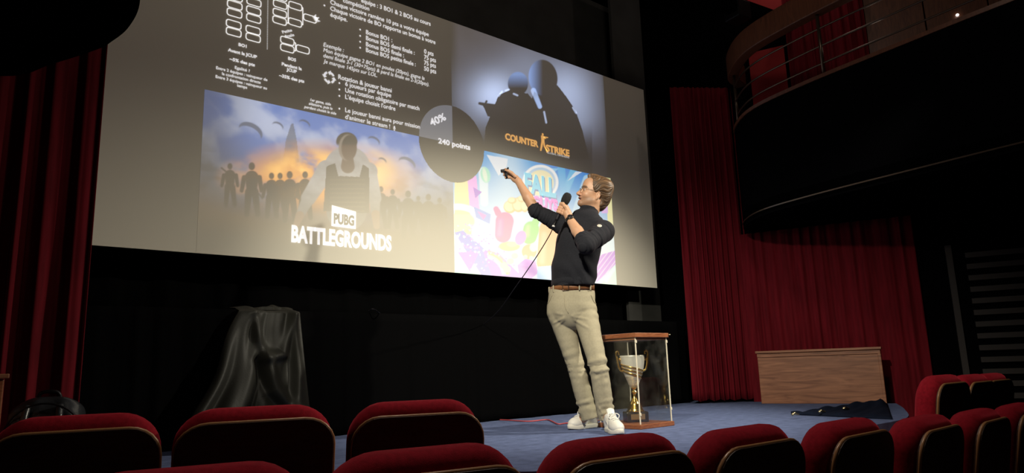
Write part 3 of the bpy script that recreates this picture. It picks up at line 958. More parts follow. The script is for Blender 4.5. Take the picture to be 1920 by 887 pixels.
curtain('stage_curtain', [(-0.85, 4.78), (0.20, 4.62), (0.70, 4.50)], 0.015, 4.6, 11, 0.027, MT['velvet'],
        'tall red velvet curtain hanging left of the screen behind the bag', seed=4)
cA, cB = at_z(1312, 755), at_z(1424, 752)
curtain('stage_curtain', [(6.47, 4.66), (6.80, 4.44), (7.12, 4.22)], 0.03, 3.62, 11, 0.030, MT['velvet'],
        'tall red velvet curtain right of the screen beside the wooden panel', seed=8)
curtain('wall_drape', [sw(0.02, .08), sw(0.9, .09), sw(1.72, .08)], FLOOR_Z + .02, 1.84, 12, 0.020, MT['velvet'],
        'wide dark red pleated drape under the balcony behind the wooden panel', seed=12, nz=24)

# ================================================================== PLATFORM UNDER THE SCREEN, BLACK MASKING
pf = MB()
pz = 0.895
pf.box((3.50, 5.13, pz / 2 - .004), (3.17, 0.265, pz / 2 - .004))
plat = empty('low_platform', (3.55, 5.3, 0.0), 'long low platform covered in black cloth below the screen', 'platform')
pf.build('platform_top', MT['black'], plat)
curtain('front_skirt', [(0.42, 4.845), (3.5, 4.843), (6.66, 4.845)], 0.004, pz, 26, 0.010, MT['blackcloth'], parent=plat, seed=2, nz=14)
bk = curtain('masking_cloth', [(-0.9, 5.50), (3.0, 5.50), (6.38, 5.50)], pz + .004, 1.6, 20, 0.02, MT['blackcloth'],
             'black masking cloth hanging in the gap between screen and platform', 'curtain', seed=3, nz=8)
# ================================================================== DRAPED BLACK CLOTH ON THE PLATFORM EDGE
def draped():
    nx, nz = 130, 110
    V = []
    for k in range(nz):
        t = k / (nz - 1)              # 0 top edge, 1 floor
        z = pz + .012 - t * (pz + .002)
        xl = 1.66 - 0.42 * t ** 1.05 - .02 * math.sin(t * 9)
        xr = 2.07 + 0.07 * t
        for i in range(nx):
            s = i / (nx - 1)
            x = xl + (xr - xl) * s
            y = 4.825 - 0.02 - 0.20 * t ** 1.2 * (1 - .35 * s)
            f = 0.028 * math.sin(s * 21 + 1.3 * t) + 0.016 * math.sin(s * 37 - 2.1 * t + 1)
            y -= (0.25 + 0.75 * t) * f * (1 if s < .5 else .6)
            # two swags falling from the top towards the right, a pocket between them
            def ridge(pts, wd, am):
                best = 9
                for (a, b), (c, d) in zip(pts[:-1], pts[1:]):
                    dx, dz = c - a, d - b
                    q_ = min(1, max(0, ((s - a) * dx + (t - b) * dz) / (dx * dx + dz * dz)))
                    best = min(best, math.hypot(s - a - q_ * dx, (t - b - q_ * dz) * 1.6))
                return am * math.exp(-(best / wd) ** 2)
            y -= ridge([(.22, 0), (.52, .38), (.74, .36), (.88, .02)], .06, .045)
            y -= ridge([(.52, .38), (.66, .62), (.86, .78), (.9, 1.0)], .07, .05)
            y -= ridge([(.9, .05), (.9, .5), (.86, .8)], .045, .035)
            y -= ridge([(.12, .05), (.10, .5), (.02, 1.0)], .08, .03)
            y -= ridge([(.2, .05), (.28, .5), (.30, 1.0)], .07, .03)
            y += ridge([(.42, .40), (.60, .66), (.80, .80)], .05, .035)
            if t < 0.03: y += (0.03 - t) * 4.0
            V.append((x, y, z))
    # the part lying on the platform top
    n0 = len(V)
    F = grid_faces(nx, nz)
    top = []
    for k in range(10):
        t = k / 9
        for i in range(nx):
            s = i / (nx - 1)
            x = 1.66 + .41 * s
            top.append((x, 4.825 + .10 + .14 * t, pz + .014 + .016 * abs(math.sin(s * 9 + t)) + .03 * math.exp(-((s - .68) / .1) ** 2) * math.sin(t * 3.1)))
    F2 = [(i, n0 + i, n0 + i + 1, i + 1) for i in range(nx - 1)]
    F3 = grid_faces(nx, 10) + n0
    o = link_np('draped_cloth', np.array(V + top), np.concatenate([F, np.array(F2), F3[:, ::-1]]), MT['satin'])
    sd = o.modifiers.new('thick', 'SOLIDIFY'); sd.thickness = 0.004
    tag(o, 'shiny black cloth draped over the platform edge and flaring to the floor', 'cloth')


draped()

# ================================================================== WOODEN PANEL, CABINET, NAVY CLOTH
pA, pB = at_z(1428, 757), at_z(1663, 757)
pd = (pB - pA)[:2]; pl_ = np.linalg.norm(pd); pd /= pl_
pn = np.array([pd[1], -pd[0]]); pn = pn if pn[0] < 0 else -pn
mid = (pA + pB)[:2] / 2 - pn * 0.03
Rz = np.array([[pd[0], -pn[0], 0], [pd[1], -pn[1], 0], [0, 0, 1.0]])
pan = empty('wooden_panel', (mid[0], mid[1], 0), 'low wood grained panel standing on the stage before the red drape', 'panel')
PH = 0.51
MB().box((mid[0], mid[1], PH / 2), (pl_ / 2, .028, PH / 2), Rz).build('board', MT['panelwood'], pan, bevel=.004)
MB().box((mid[0] + pn[0] * .012, mid[1] + pn[1] * .012, PH + .011), (pl_ / 2 + .012, .045, .012), Rz).box((mid[0] + pn[0] * .034, mid[1] + pn[1] * .034, PH - .024), (pl_ / 2, .008, .018), Rz).build('top_moulding', MT['panelwood'], pan, bevel=.004)
e1 = mid + pd * (pl_ / 2 - .012) + pn * .034
MB().box((e1[0], e1[1], PH / 2 - .02), (.014, .008, PH / 2 - .022), Rz).build('end_moulding', MT['panelwood'], pan, bevel=.004)
for sgn in (-1, 1):
    c_ = mid + pd * sgn * (pl_ / 2 - .1) - pn * .10
    MB().box((c_[0], c_[1], .015), (.03, .10, .015), Rz).build('foot', MT['seatwood'], pan)

cab = empty('small_cabinet', (0.13, 3.9, 0), 'brown wooden cabinet edge beside the left red curtain', 'cabinet')
cx = at_y(9, 709, 3.75)
MB().box((cx[0] - .25, 3.95, cx[2] / 2), (.25, .2, cx[2] / 2 - .004)).build('carcass', MT['casewood'], cab, bevel=.006)
MB().box((cx[0] - .25, 3.95, cx[2] + .008), (.265, .215, .010)).build('top', MT['panelwood'], cab, bevel=.004)

# navy cloth lying in folds near the right front of the stage
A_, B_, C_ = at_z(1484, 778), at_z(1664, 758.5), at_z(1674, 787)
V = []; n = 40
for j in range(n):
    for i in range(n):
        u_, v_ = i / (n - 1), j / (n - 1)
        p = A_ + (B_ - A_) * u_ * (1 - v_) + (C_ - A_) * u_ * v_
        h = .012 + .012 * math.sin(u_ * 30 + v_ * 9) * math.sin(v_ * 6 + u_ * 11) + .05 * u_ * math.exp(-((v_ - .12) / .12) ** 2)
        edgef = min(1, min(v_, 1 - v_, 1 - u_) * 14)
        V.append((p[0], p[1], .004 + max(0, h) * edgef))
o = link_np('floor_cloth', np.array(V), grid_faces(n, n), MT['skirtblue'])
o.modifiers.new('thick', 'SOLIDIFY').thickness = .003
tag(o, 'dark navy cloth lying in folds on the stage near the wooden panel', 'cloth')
for (x, y), lab in zip([(1491, 778), (1541, 773), (1586, 767)], ['leftmost', 'middle', 'rightmost']):
    p = at_z(x, y, .03)
    ob = MB().tube([p + [-.03, .01, 0], p + [-.01, 0, .012], p + [.02, .004, .006], p + [.045, -.006, 0]], [.008, .012, .010, .006], 8).build('cable_plug', MT['brass'], smooth=True)
    tag(ob, lab + ' of the three small metal plugs along the navy cloth', 'plug', 'plugs on the navy cloth')

# ================================================================== BALCONIES
BC = catmull([(7.08, 4.14), (6.73, 4.03), (6.31, 3.58), (6.11, 2.92), (5.97, 2.02), (5.86, 1.2), (5.8, 0.3), (5.9, -.6)], 8)
BC = [np.array(p) for p in BC]


def offs(P, d):
    out = []
    for i, p in enumerate(P):
        t = P[min(i + 1, len(P) - 1)] - P[max(i - 1, 0)]; t = t / np.linalg.norm(t)
        out.append(p + d * np.array([-t[1], t[0]]))
    return out


def band(mb, P, d0, d1, z0, z1):
    A, B = offs(P, d0), offs(P, d1); n = len(P)
    V = [(a[0], a[1], z0) for a in A] + [(b[0], b[1], z0) for b in B] + [(b[0], b[1], z1) for b in B] + [(a[0], a[1], z1) for a in A]
    F = []
    for k in range(4):
        for i in range(n - 1):
            F.append((k * n + i, k * n + i + 1, ((k + 1) % 4) * n + i + 1, ((k + 1) % 4) * n + i))
    F += [(0, n, 2 * n, 3 * n), (n - 1, 4 * n - 1, 3 * n - 1, 2 * n - 1)]
    return mb.add(V, F)


bal = empty('balcony', (6.5, 2.5, 1.85), 'dark curved balcony with thin rails overhanging the right side', 'balcony')
band(MB(), BC, 0.0, 0.07, 1.85, 2.95).build('front_panel', MT['black'], bal, smooth=False)
sl = MB().prism([tuple(p) for p in BC] + [tuple(sw(5.2, .01)), tuple(sw(0.2, .01))], 1.87, 2.0)
sl.build('floor_slab', MT['black'], bal)
band(MB(), BC, -.012, 0.085, 2.95, 2.985).build('ledge_cap', MT['balconywood'], bal)
band(MB(), BC, -.006, 0.01, 1.90, 1.912).build('front_bead', MT['rail'], bal)
for z in (3.10, 3.27, 3.44):
    MB().tube([(p[0], p[1], z) for p in offs(BC, .04)], .009, 8).build('rail', MT['rail'], bal, smooth=True)
pq = at_z(1575, 105, 3.2)
for tgt in (pq[:2], np.array([5.85, 1.0]), np.array([6.66, 4.0])):
    i_ = int(np.argmin([np.linalg.norm(p - tgt) for p in BC])); p_ = offs(BC, .04)[i_]
    MB().tube([(p_[0], p_[1], 2.95), (p_[0], p_[1], 3.6)], .016, 8).build('rail_post', MT['rail'], bal, smooth=True)
band(MB(), BC, -.02, 0.10, 3.58, 3.83).build('top_rail', MT['balconywood'], bal, bevel=.01)
# inside of the balcony: red wall, curtain, panels on the side wall
struct('trim_2', MB().prism([sw(0.31, .005), sw(0.70, .005), sw(0.70, .03), sw(0.31, .03)], 2.0, 3.98), MT['redwall'])


def s_of(px_, py_, off):
    p = at_line(px_, py_, sw(0, off), SW_D)
    return float((p[:2] - sw(0, off)) @ SW_D)


curtain('balcony_curtain', [sw(s_of(1478, 110, .07), .07), sw((s_of(1478, 110, .07) + s_of(1622, 50, .07)) / 2, .07), sw(s_of(1622, 50, .07), .07)], 2.02, 5.2, 8, .03, MT['velvet'],
        'red curtain hanging inside the balcony behind the thin rails', seed=21, nz=14)
s0, s1 = s_of(1624, 50, .03), s_of(1990, 20, .03)
npan = 3
for k in range(npan):
    u0, u1 = s0 + (s1 - s0) * k / npan, s0 + (s1 - s0) * (k + 1) / npan - .012
    mb = MB().prism([sw(u0, .006), sw(u1, .006), sw(u1, .03), sw(u0, .03)], 2.02, 5.2)
    ob = mb.build('wall_panel', MT['balconywood'], bevel=.004)
    tag(ob, ['brown wood wall panel inside the balcony next to the red curtain', 'middle brown wood wall panel inside the balcony above the rails', 'brown wood wall panel inside the balcony at the top right corner'][k], 'panel', 'wood panels inside the balcony')
p = at_line(1795, 28, sw(0, .045), SW_D)
m_, nt_, b_ = new_mat('tiny_lamp'); b_.inputs['Emission Color'].default_value = (1, .95, .9, 1); b_.inputs['Emission Strength'].default_value = 4
lamp = MB().lathe(p, [(.0001, -.014), (.011, -.009), (.015, 0), (.011, .009), (.0001, .014)], 12).build('wall_lamp', m_, smooth=True)
tag(lamp, 'tiny white lit lamp on the balcony wood panelling', 'lamp')

# left balcony end, close to the camera's left
LC = [np.array(p) for p in catmull([(-1.2, 4.45), (-0.35, 4.38), (0.2, 4.24), (0.385, 3.92), (0.525, 3.62), (0.56, 3.50), (0.592, 3.29), (0.575, 3.01), (0.46, 2.6), (0.2, 2.1), (-0.3, 1.5), (-1.2, 1.1)], 8)]
lb = empty('balcony', (-0.3, 3.2, 2.0), 'black rounded balcony end at the upper left above the red curtain', 'balcony')
MB().prism([tuple(p) for p in LC][::-1], 2.03, 2.2).build('floor_slab', MT['black'], lb)
band(MB(), LC, 0.0, -0.06, 2.0, 3.05).build('front_panel', MT['black'], lb)

# dark lighting beam in front of the red upper wall
g0, g1 = at_z(1180, -42, 4.12), at_z(1452, 50, 4.12)
gd = (g1 - g0)[:2] / np.linalg.norm((g1 - g0)[:2]); gn = np.array([-gd[1], gd[0]])
Rg = np.array([[gd[0], gn[0], 0], [gd[1], gn[1], 0], [0, 0, 1.0]])
gc = (g0 + g1) / 2; gl = np.linalg.norm((g1 - g0)[:2]) / 2 + .3
beam = empty('lighting_beam', (gc[0], gc[1], 4.12), 'black overhead beam in front of the red upper wall', 'beam')
MB().box((gc[0], gc[1], 4.20), (gl, .06, .08), Rg).build('beam_box', MT['black'], beam)
bq = at_z(1383, 26, 4.14)
MB().box((bq[0], bq[1], 4.16), (.10, .10, .10), Rg).build('lamp_bracket', MT['darkmetal'], beam, bevel=.01)
for x in (0,):
    pts = [at_line(xx, yy, sw(0, .06), SW_D) for xx, yy in [(1427, 20), (1430, 27), (1437, 36), (1446, 43), (1452, 50)]]
    cb = MB().tube(catmull(pts, 4), .009, 6).build('hanging_cable', MT['white'], smooth=True)
    tag(cb, 'short pale cable hanging on the red wall above the balcony', 'cable')

# slatted wall on the far right
def s_px(x, y): return s_of(x, y, .04)
sv0, sv1 = s_px(1785, 560), s_px(1797, 560)
st = MB().prism([sw(sv0, .01), sw(sv1, .01), sw(sv1, .07), sw(sv0, .07)], 0.05, 1.5).build('corner_strip', MT['slat'])
tag(st, 'thin upright strip left of the slatted wall at far right', 'trim')
sx0, sx1 = s_px(1822, 560), sw(0)[0] * 0 + s_px(1822, 560) + 1.9
for k in range(13):
    z = 0.02 + k * 0.112
    ob = MB().prism([sw(sx0, .01), sw(sx1, .01), sw(sx1, .05), sw(sx0, .05)], z, z + .05).build('wall_slat', MT['slat'])
    tag(ob, 'horizontal dark slat of the slatted wall at far right', 'slat', 'slats of the far right wall')


# ================================================================== SEATS
SEAT_H = 0.92


def rr_outline(x0, x1, z0, z1, r, rb, n=7):
    P = []
    for (cx, cz, a0, rad) in [(x1 - r, z1 - r, 0, r), (x0 + r, z1 - r, 90, r), (x0 + rb, z0 + rb, 180, rb), (x1 - rb, z0 + rb, 270, rb)]:
        for k in range(n):
            a = math.radians(a0 + 90 * k / (n - 1)); P.append((cx + rad * math.cos(a), cz + rad * math.sin(a)))
    return P


def lean(v):
    x, y, z = v
    return (x, y - (z - .38) * .16, z)


def pillow(outline, y0, y1, r, cx, cz):
    rings = []
    for a in np.linspace(0, 90, 5):
        rings.append((r * (1 - math.sin(math.radians(a))), y0 + r * (1 - math.cos(math.radians(a)))))
    for a in np.linspace(90, 0, 5):
        rings.append((r * (1 - math.sin(math.radians(a))), y1 - r * (1 - math.cos(math.radians(a)))))
    hx = max(p[0] for p in outline) - cx; hz = max(p[1] for p in outline) - cz
    V = []; n = len(outline)
    for ins, y in rings:
        for (x, z) in outline:
            V.append((cx + (x - cx) * (hx - ins) / hx, y, cz + (z - cz) * (hz - ins) / hz))
    F = [(i * n + k, i * n + (k + 1) % n, (i + 1) * n + (k + 1) % n, (i + 1) * n + k) for i in range(len(rings) - 1) for k in range(n)]
    F += [tuple(range(n))[::-1], tuple((len(rings) - 1) * n + k for k in range(n))]
    return V, F


def make_seat():
    root = empty('theatre_seat', (0, 0, 0), '', 'seat', None)
    v, f = pillow(rr_outline(-.243, .243, .40, SEAT_H, .13, .05, 9), -.010, .122, .055, 0, .66)
    MB().add([lean(q) for q in v], f).build('backrest', MT['seatvelvet'], root, True, False)
    out = rr_outline(-.236, .240, .30, SEAT_H - .050, .095, .02, 7)
    n = len(out)
    V = [lean((x, -.030, z)) for x, z in out] + [lean((x, -.008, z)) for x, z in out]
    F = [tuple(range(n)), tuple(range(n, 2 * n))[::-1]] + [(i, n + i, n + (i + 1) % n, (i + 1) % n) for i in range(n)]
    MB().add(V, F).build('back_panel', MT['seatwood'], root, False, False, bevel=.003)
    top = [(x, z) for x, z in out[:14]]
    top = [(top[0][0], .50)] + top + [(top[-1][0], .50)]
    MB().tube([lean((x, -.020, z)) for x, z in top], .0065, 8).build('piping', MT['seattrim'], root, True, False)
    v, f = pillow([(x, y) for x, y in rr_outline(-.225, .225, .10, .43, .08, .03)], .36, .47, .04, 0, .265)
    MB().add([(a, c, b + .05 * (c - .1)) for a, b, c in v], f).build('seat_cushion', MT['seatvelvet'], root, True, False)
    for sgn in (-1, 1):
        MB().prism([(sgn * .235 - .012, .02), (sgn * .235 + .012, .02), (sgn * .235 + .012, .30), (sgn * .235 - .012, .30)], 0, .42).box((sgn * .235, .22, .02), (.02, .2, .02)).build('leg', MT['darkmetal'], root, False, False, bevel=.004)
    return root


seat0 = make_seat()
used = [False]


def seat(px_, py_, h, ang, label, group, sx=1.0):
    """top centre of the backrest at a pixel, h metres below the eye"""
    p = at_z(px_, py_, CAM[2] - h)
    zt = CAM[2] - h
    if not used[0]:
        r = seat0; used[0] = True
    else:
        r = seat0.copy(); COL.objects.link(r)
        for c in list(seat0.children):
            d = c.copy(); COL.objects.link(d); d.parent = r
    k = (zt - FLOOR_Z) / SEAT_H
    a = math.radians(ang)
    # backrest top sits behind the origin because it leans
    oy = -(SEAT_H - .38) * .16 + .045
    r.location = (p[0] - (-math.sin(a)) * oy, p[1] - math.cos(a) * oy, FLOOR_Z)
    r.rotation_euler = (0, 0, a)
    r.scale = (sx, 1, k)
    r['label'] = label; r['category'] = 'seat'; r['group'] = group
    return r


G1, G2, G3 = 'red seats of the front row', 'red seats of the second row', 'red seats at the far right'

seat(150, 778, .115, -14, 'red theatre seat at the left edge in front of the black bag', G1, 1.06)
seat(482, 762, .115, -16, 'red theatre seat in front of the draped black cloth', G1, 1.16)
seat(780, 751, .112, -19, 'red theatre seat left of the bare blue stage floor', G1, 1.03)
seat(356, 876, .155, -14, 'red theatre seat showing only its top edge at the bottom left', G2, .9)
seat(800, 839, .165, -10, 'red theatre seat below the bare stage floor left of the presenter', G2, .96)
seat(1155, 818, .182, -6, 'red theatre seat just below the presenter and his white shoes', G2, .96)
seat(1398, 800, .198, -1, 'red theatre seat right of the one below the presenter', G2, .96)
seat(1588, 787, .216, 1, 'red theatre seat below the navy cloth on the stage', G2, .98)
seat(1735, 780, .238, 2, 'red theatre seat right of the one below the navy cloth', G2, 1.0)
seat(1835, 768, .25, 2, 'red theatre seat second from the right edge in the second row', G2, 1.0)
seat(1908, 757, .258, 2, 'red theatre seat cut by the right edge in the second row', G2, 1.0)
seat(1768, 703, .13, -2, 'nearest of the three red seats at far right by the dark drape', G3, 1.0)
seat(1822, 702, .142, -2, 'middle of the three red seats at far right by the dark drape', G3, .95)
seat(1858, 700, .149, -2, 'farthest of the three red seats at far right by the slatted wall', G3, 1.0)

# ================================================================== BAG BEHIND THE FRONT SEATS
def superell(V, n):
    return np.sign(V) * np.abs(V) ** n


bc = at_dist(97, 700, 4.15); bgx, bgy = bc[0], bc[1]
bag = empty('backpack', (bgx, bgy, 0), 'shiny black backpack standing behind the seat at the left edge', 'backpack', rotz=-.3)
nu, nv = 40, 28
U, W = np.meshgrid(np.linspace(0, 2 * math.pi, nu, endpoint=True), np.linspace(-math.pi / 2, math.pi / 2, nv))
X = .175 * superell(np.cos(W), .6) * superell(np.cos(U), .55)
Y = .10 * superell(np.cos(W), .6) * superell(np.sin(U), .6)
Z = .19 + .19 * superell(np.sin(W), .75)
k_ = 1 - .32 * np.clip((Z - .2) / .2, 0, 1) ** 2
X *= k_; Y *= k_
X += .012 * np.sin(Z * 40 + U * 3); Y += .008 * np.sin(X * 50 + Z * 20)
link_np('bag_body', np.stack([X, Y, Z], -1).reshape(-1, 3), grid_faces(nu, nv), MT['bag'], bag, True, False)
for sx in (-.07, .06):
    pts = catmull([(sx, -.085, .34), (sx * 1.1, -.118, .26), (sx * 1.25, -.122, .15), (sx * 1.4, -.105, .05)], 6)
    MB().tube(pts, .016, 8).build('strap', MT['bag'], bag, True, False)
MB().tube(catmull([(-.05, 0, .365), (-.03, -.01, .40), (.03, -.01, .40), (.05, 0, .365)], 6), .009, 8).build('handle', MT['darkmetal'], bag, True, False)
MB().tube([(.155 * math.cos(a), -.092 - .012 * math.sin(a), .20 + .15 * math.sin(a)) for a in np.linspace(.1, math.pi - .1, 16)], .005, 6).build('zip', MT['darkmetal'], bag, True, False)

# ================================================================== TROPHY CASE AND TROPHY
F0 = at_z(1203, 806, 0); R0 = at_z(1267, 800, 0)
CW, CDp, CH = 0.375, 0.40, 0.662
c0 = np.array([F0[0], F0[1] + .004])           # front left corner
ccx, ccy = c0[0] + CW / 2, c0[1] + CDp / 2
case = empty('trophy_case', (ccx, ccy, 0), 'glass display case with reddish wood base and lid holding the trophy', 'display case')
MB().box((ccx, ccy, .016), (CW / 2, CDp / 2, .016)).build('base_board', MT['casewood'], case, bevel=.004)
MB().box((ccx, ccy, CH - .016), (CW / 2 + .002, CDp / 2 + .002, .016)).build('lid', MT['casewood'], case, bevel=.004)
MB().box((ccx, ccy, CH - .040), (CW / 2 - .014, CDp / 2 - .014, .008)).build('lid_frame', MT['panelwood'], case)
gx, gy = CW / 2 - .014, CDp / 2 - .014
zc, zh = (CH + .0) / 2, (CH - .066) / 2
for (dx, dy, hx, hy) in [(0, -gy, gx, .0025), (0, gy, gx, .0025), (-gx, 0, .0025, gy), (gx, 0, .0025, gy)]:
    MB().box((ccx + dx, ccy + dy, zc), (hx, hy, zh)).build('glass_pane', MT['glass'], case)
for sx in (-1, 1):
    for sy in (-1, 1):
        MB().box((ccx + sx * gx, ccy + sy * gy, zc), (.0032, .0032, zh)).build('glass_edge', MT['glassedge'], case)
for (dx, dy, z) in [(gx + .004, -gy, .12), (gx + .004, -gy, .60), (-gx, -gy - .004, .10), (-gx, -gy - .004, .60)]:
    MB().box((ccx + dx, ccy + dy, z), (.006, .006, .010)).build('clip', MT['glassedge'], case, bevel=.002)
hk = MB().tube([(ccx + gx + .016, ccy - gy + .03, CH - .012), (ccx + gx + .02, ccy - gy - .005, CH - .012), (ccx + gx + .016, ccy - gy - .03, CH - .012)], .004, 6)
hk.build('latch', MT['brass'], case, True)

tq = at_z(1192, 790, .032)
tx, ty, tz = ccx - .03, ccy - .02, .033
# put the trophy where the photograph shows it inside the case
best = min(((to_px((ccx + a, ccy + b, .12))[0] - 1191) ** 2 + (a * .3) ** 2 * 1e4 + (b * .3) ** 2 * 1e4, a, b) for a in np.linspace(-.1, .1, 41) for b in np.linspace(-.1, .1, 41))
tx, ty = ccx + best[1], ccy + best[2]
tro = empty('trophy', (tx, ty, tz), 'silver and gold two handled trophy cup standing inside the glass case', 'trophy')
ang = math.radians(-34)
Rt = np.array([[math.cos(ang), -math.sin(ang), 0], [math.sin(ang), math.cos(ang), 0], [0, 0, 1.0]])
MB().box((tx, ty, tz + .036), (.080, .062, .036), Rt).build('plinth', MT['marble'], tro, bevel=.005)
pp = np.array([tx, ty, tz + .038]) + Rt @ np.array([0, -.0635, 0])
MB().box(pp, (.052, .002, .019), Rt).build('plaque', MT['plaque'], tro, bevel=.001)
MB().lathe((tx, ty, tz + .072), [(.001, 0), (.062, 0), (.064, .008), (.054, .014), (.056, .022), (.048, .030), (.050, .038), (.042, .046), (.044, .054), (.034, .062), (.030, .074), (.020, .092), (.013, .112), (.012, .128), (.022, .134), (.022, .142), (.012, .148), (.012, .158), (.024, .168), (.026, .172), (.001, .174)], 40).build('stem', MT['gold'], tro, True)
cup = [(.001, .168), (.022, .170), (.036, .190), (.050, .225), (.066, .268), (.079, .310), (.086, .350), (.089, .392), (.091, .402), (.088, .403), (.084, .392), (.080, .350), (.070, .305), (.045, .225), (.001, .18)]
CUPZ = tz + .072
MB().lathe((tx, ty, CUPZ), cup, 56).build('cup', MT['silver'], tro, True)
# fine lattice belt in the lower half of the cup, gold slanting bands over the upper half


def cup_r(z):
    zz = [q[1] for q in cup[:8]]; rr_ = [q[0] for q in cup[:8]]
    return float(np.interp(z, zz, rr_))


viewa = math.atan2(-ty, -tx)
for kb in range(3):
    Vb, Fb = [], []
    nA = 40
    for i in range(nA):
        a = viewa - 1.35 + 2.7 * i / (nA - 1)
        zc_ = .312 - kb * .024 - .028 * (i / (nA - 1) - .5) * -2.0 * -1
        for zz in (zc_ + .008, zc_ - .006):
            r_ = cup_r(zz) + .0025
            Vb.append((tx + r_ * math.cos(a), ty + r_ * math.sin(a), CUPZ + zz))
        if i: Fb.append((2 * i - 2, 2 * i, 2 * i + 1, 2 * i - 1))
    ob = link_mesh('gold_band', Vb, Fb, MT['gold'], tro, True)
    ob.modifiers.new('thick', 'SOLIDIFY').thickness = .003
for kz in range(9):
    zz = .18 + kz * .0085
    MB().tube([(tx + (cup_r(zz) + .0006) * math.cos(a), ty + (cup_r(zz) + .0006) * math.sin(a), CUPZ + zz) for a in np.linspace(0, 2 * math.pi, 33)], .0013, 5, False).build('lattice_ring', MT['gold'], tro, True)
ax = np.array([math.cos(YAW), -math.sin(YAW), 0])
for sg in (-1, 1):
    pts = [np.array([tx, ty, CUPZ]) + ax * sg * d + np.array([0, 0, z]) for d, z in [(.070, .285), (.094, .300), (.108, .340), (.112, .380), (.118, .418), (.108, .436), (.096, .428), (.097, .410)]]
    MB().tube(catmull(pts, 6), [.007] * 29 + [.006] * 14, 10).build('cup_handle', MT['gold'], tro, True)
    kn = pts[1] + np.array([0, 0, .075]) - ax * sg * .006
    MB().lathe(kn, [(.0005, -.014), (.010, -.010), (.013, 0), (.010, .010), (.0005, .014)], 14).build('handle_stud', MT['gold'], tro, True)

# ================================================================== RED CABLE ON THE STAGE
pts = [at_z(x, y, .006) for x, y in [(560, 826), (643, 809), (760, 797), (892, 787), (945, 787.5), (990, 790), (1024, 787), (1035, 790), (1046, 795), (1058, 794), (1075, 792), (1100, 790), (1128, 788)]]
ob = MB().tube(catmull(pts, 6), .0055, 6).build('floor_cable', MT['redcable'], smooth=True)
tag(ob, 'thin red cable running across the blue stage floor behind the shoes', 'cable')

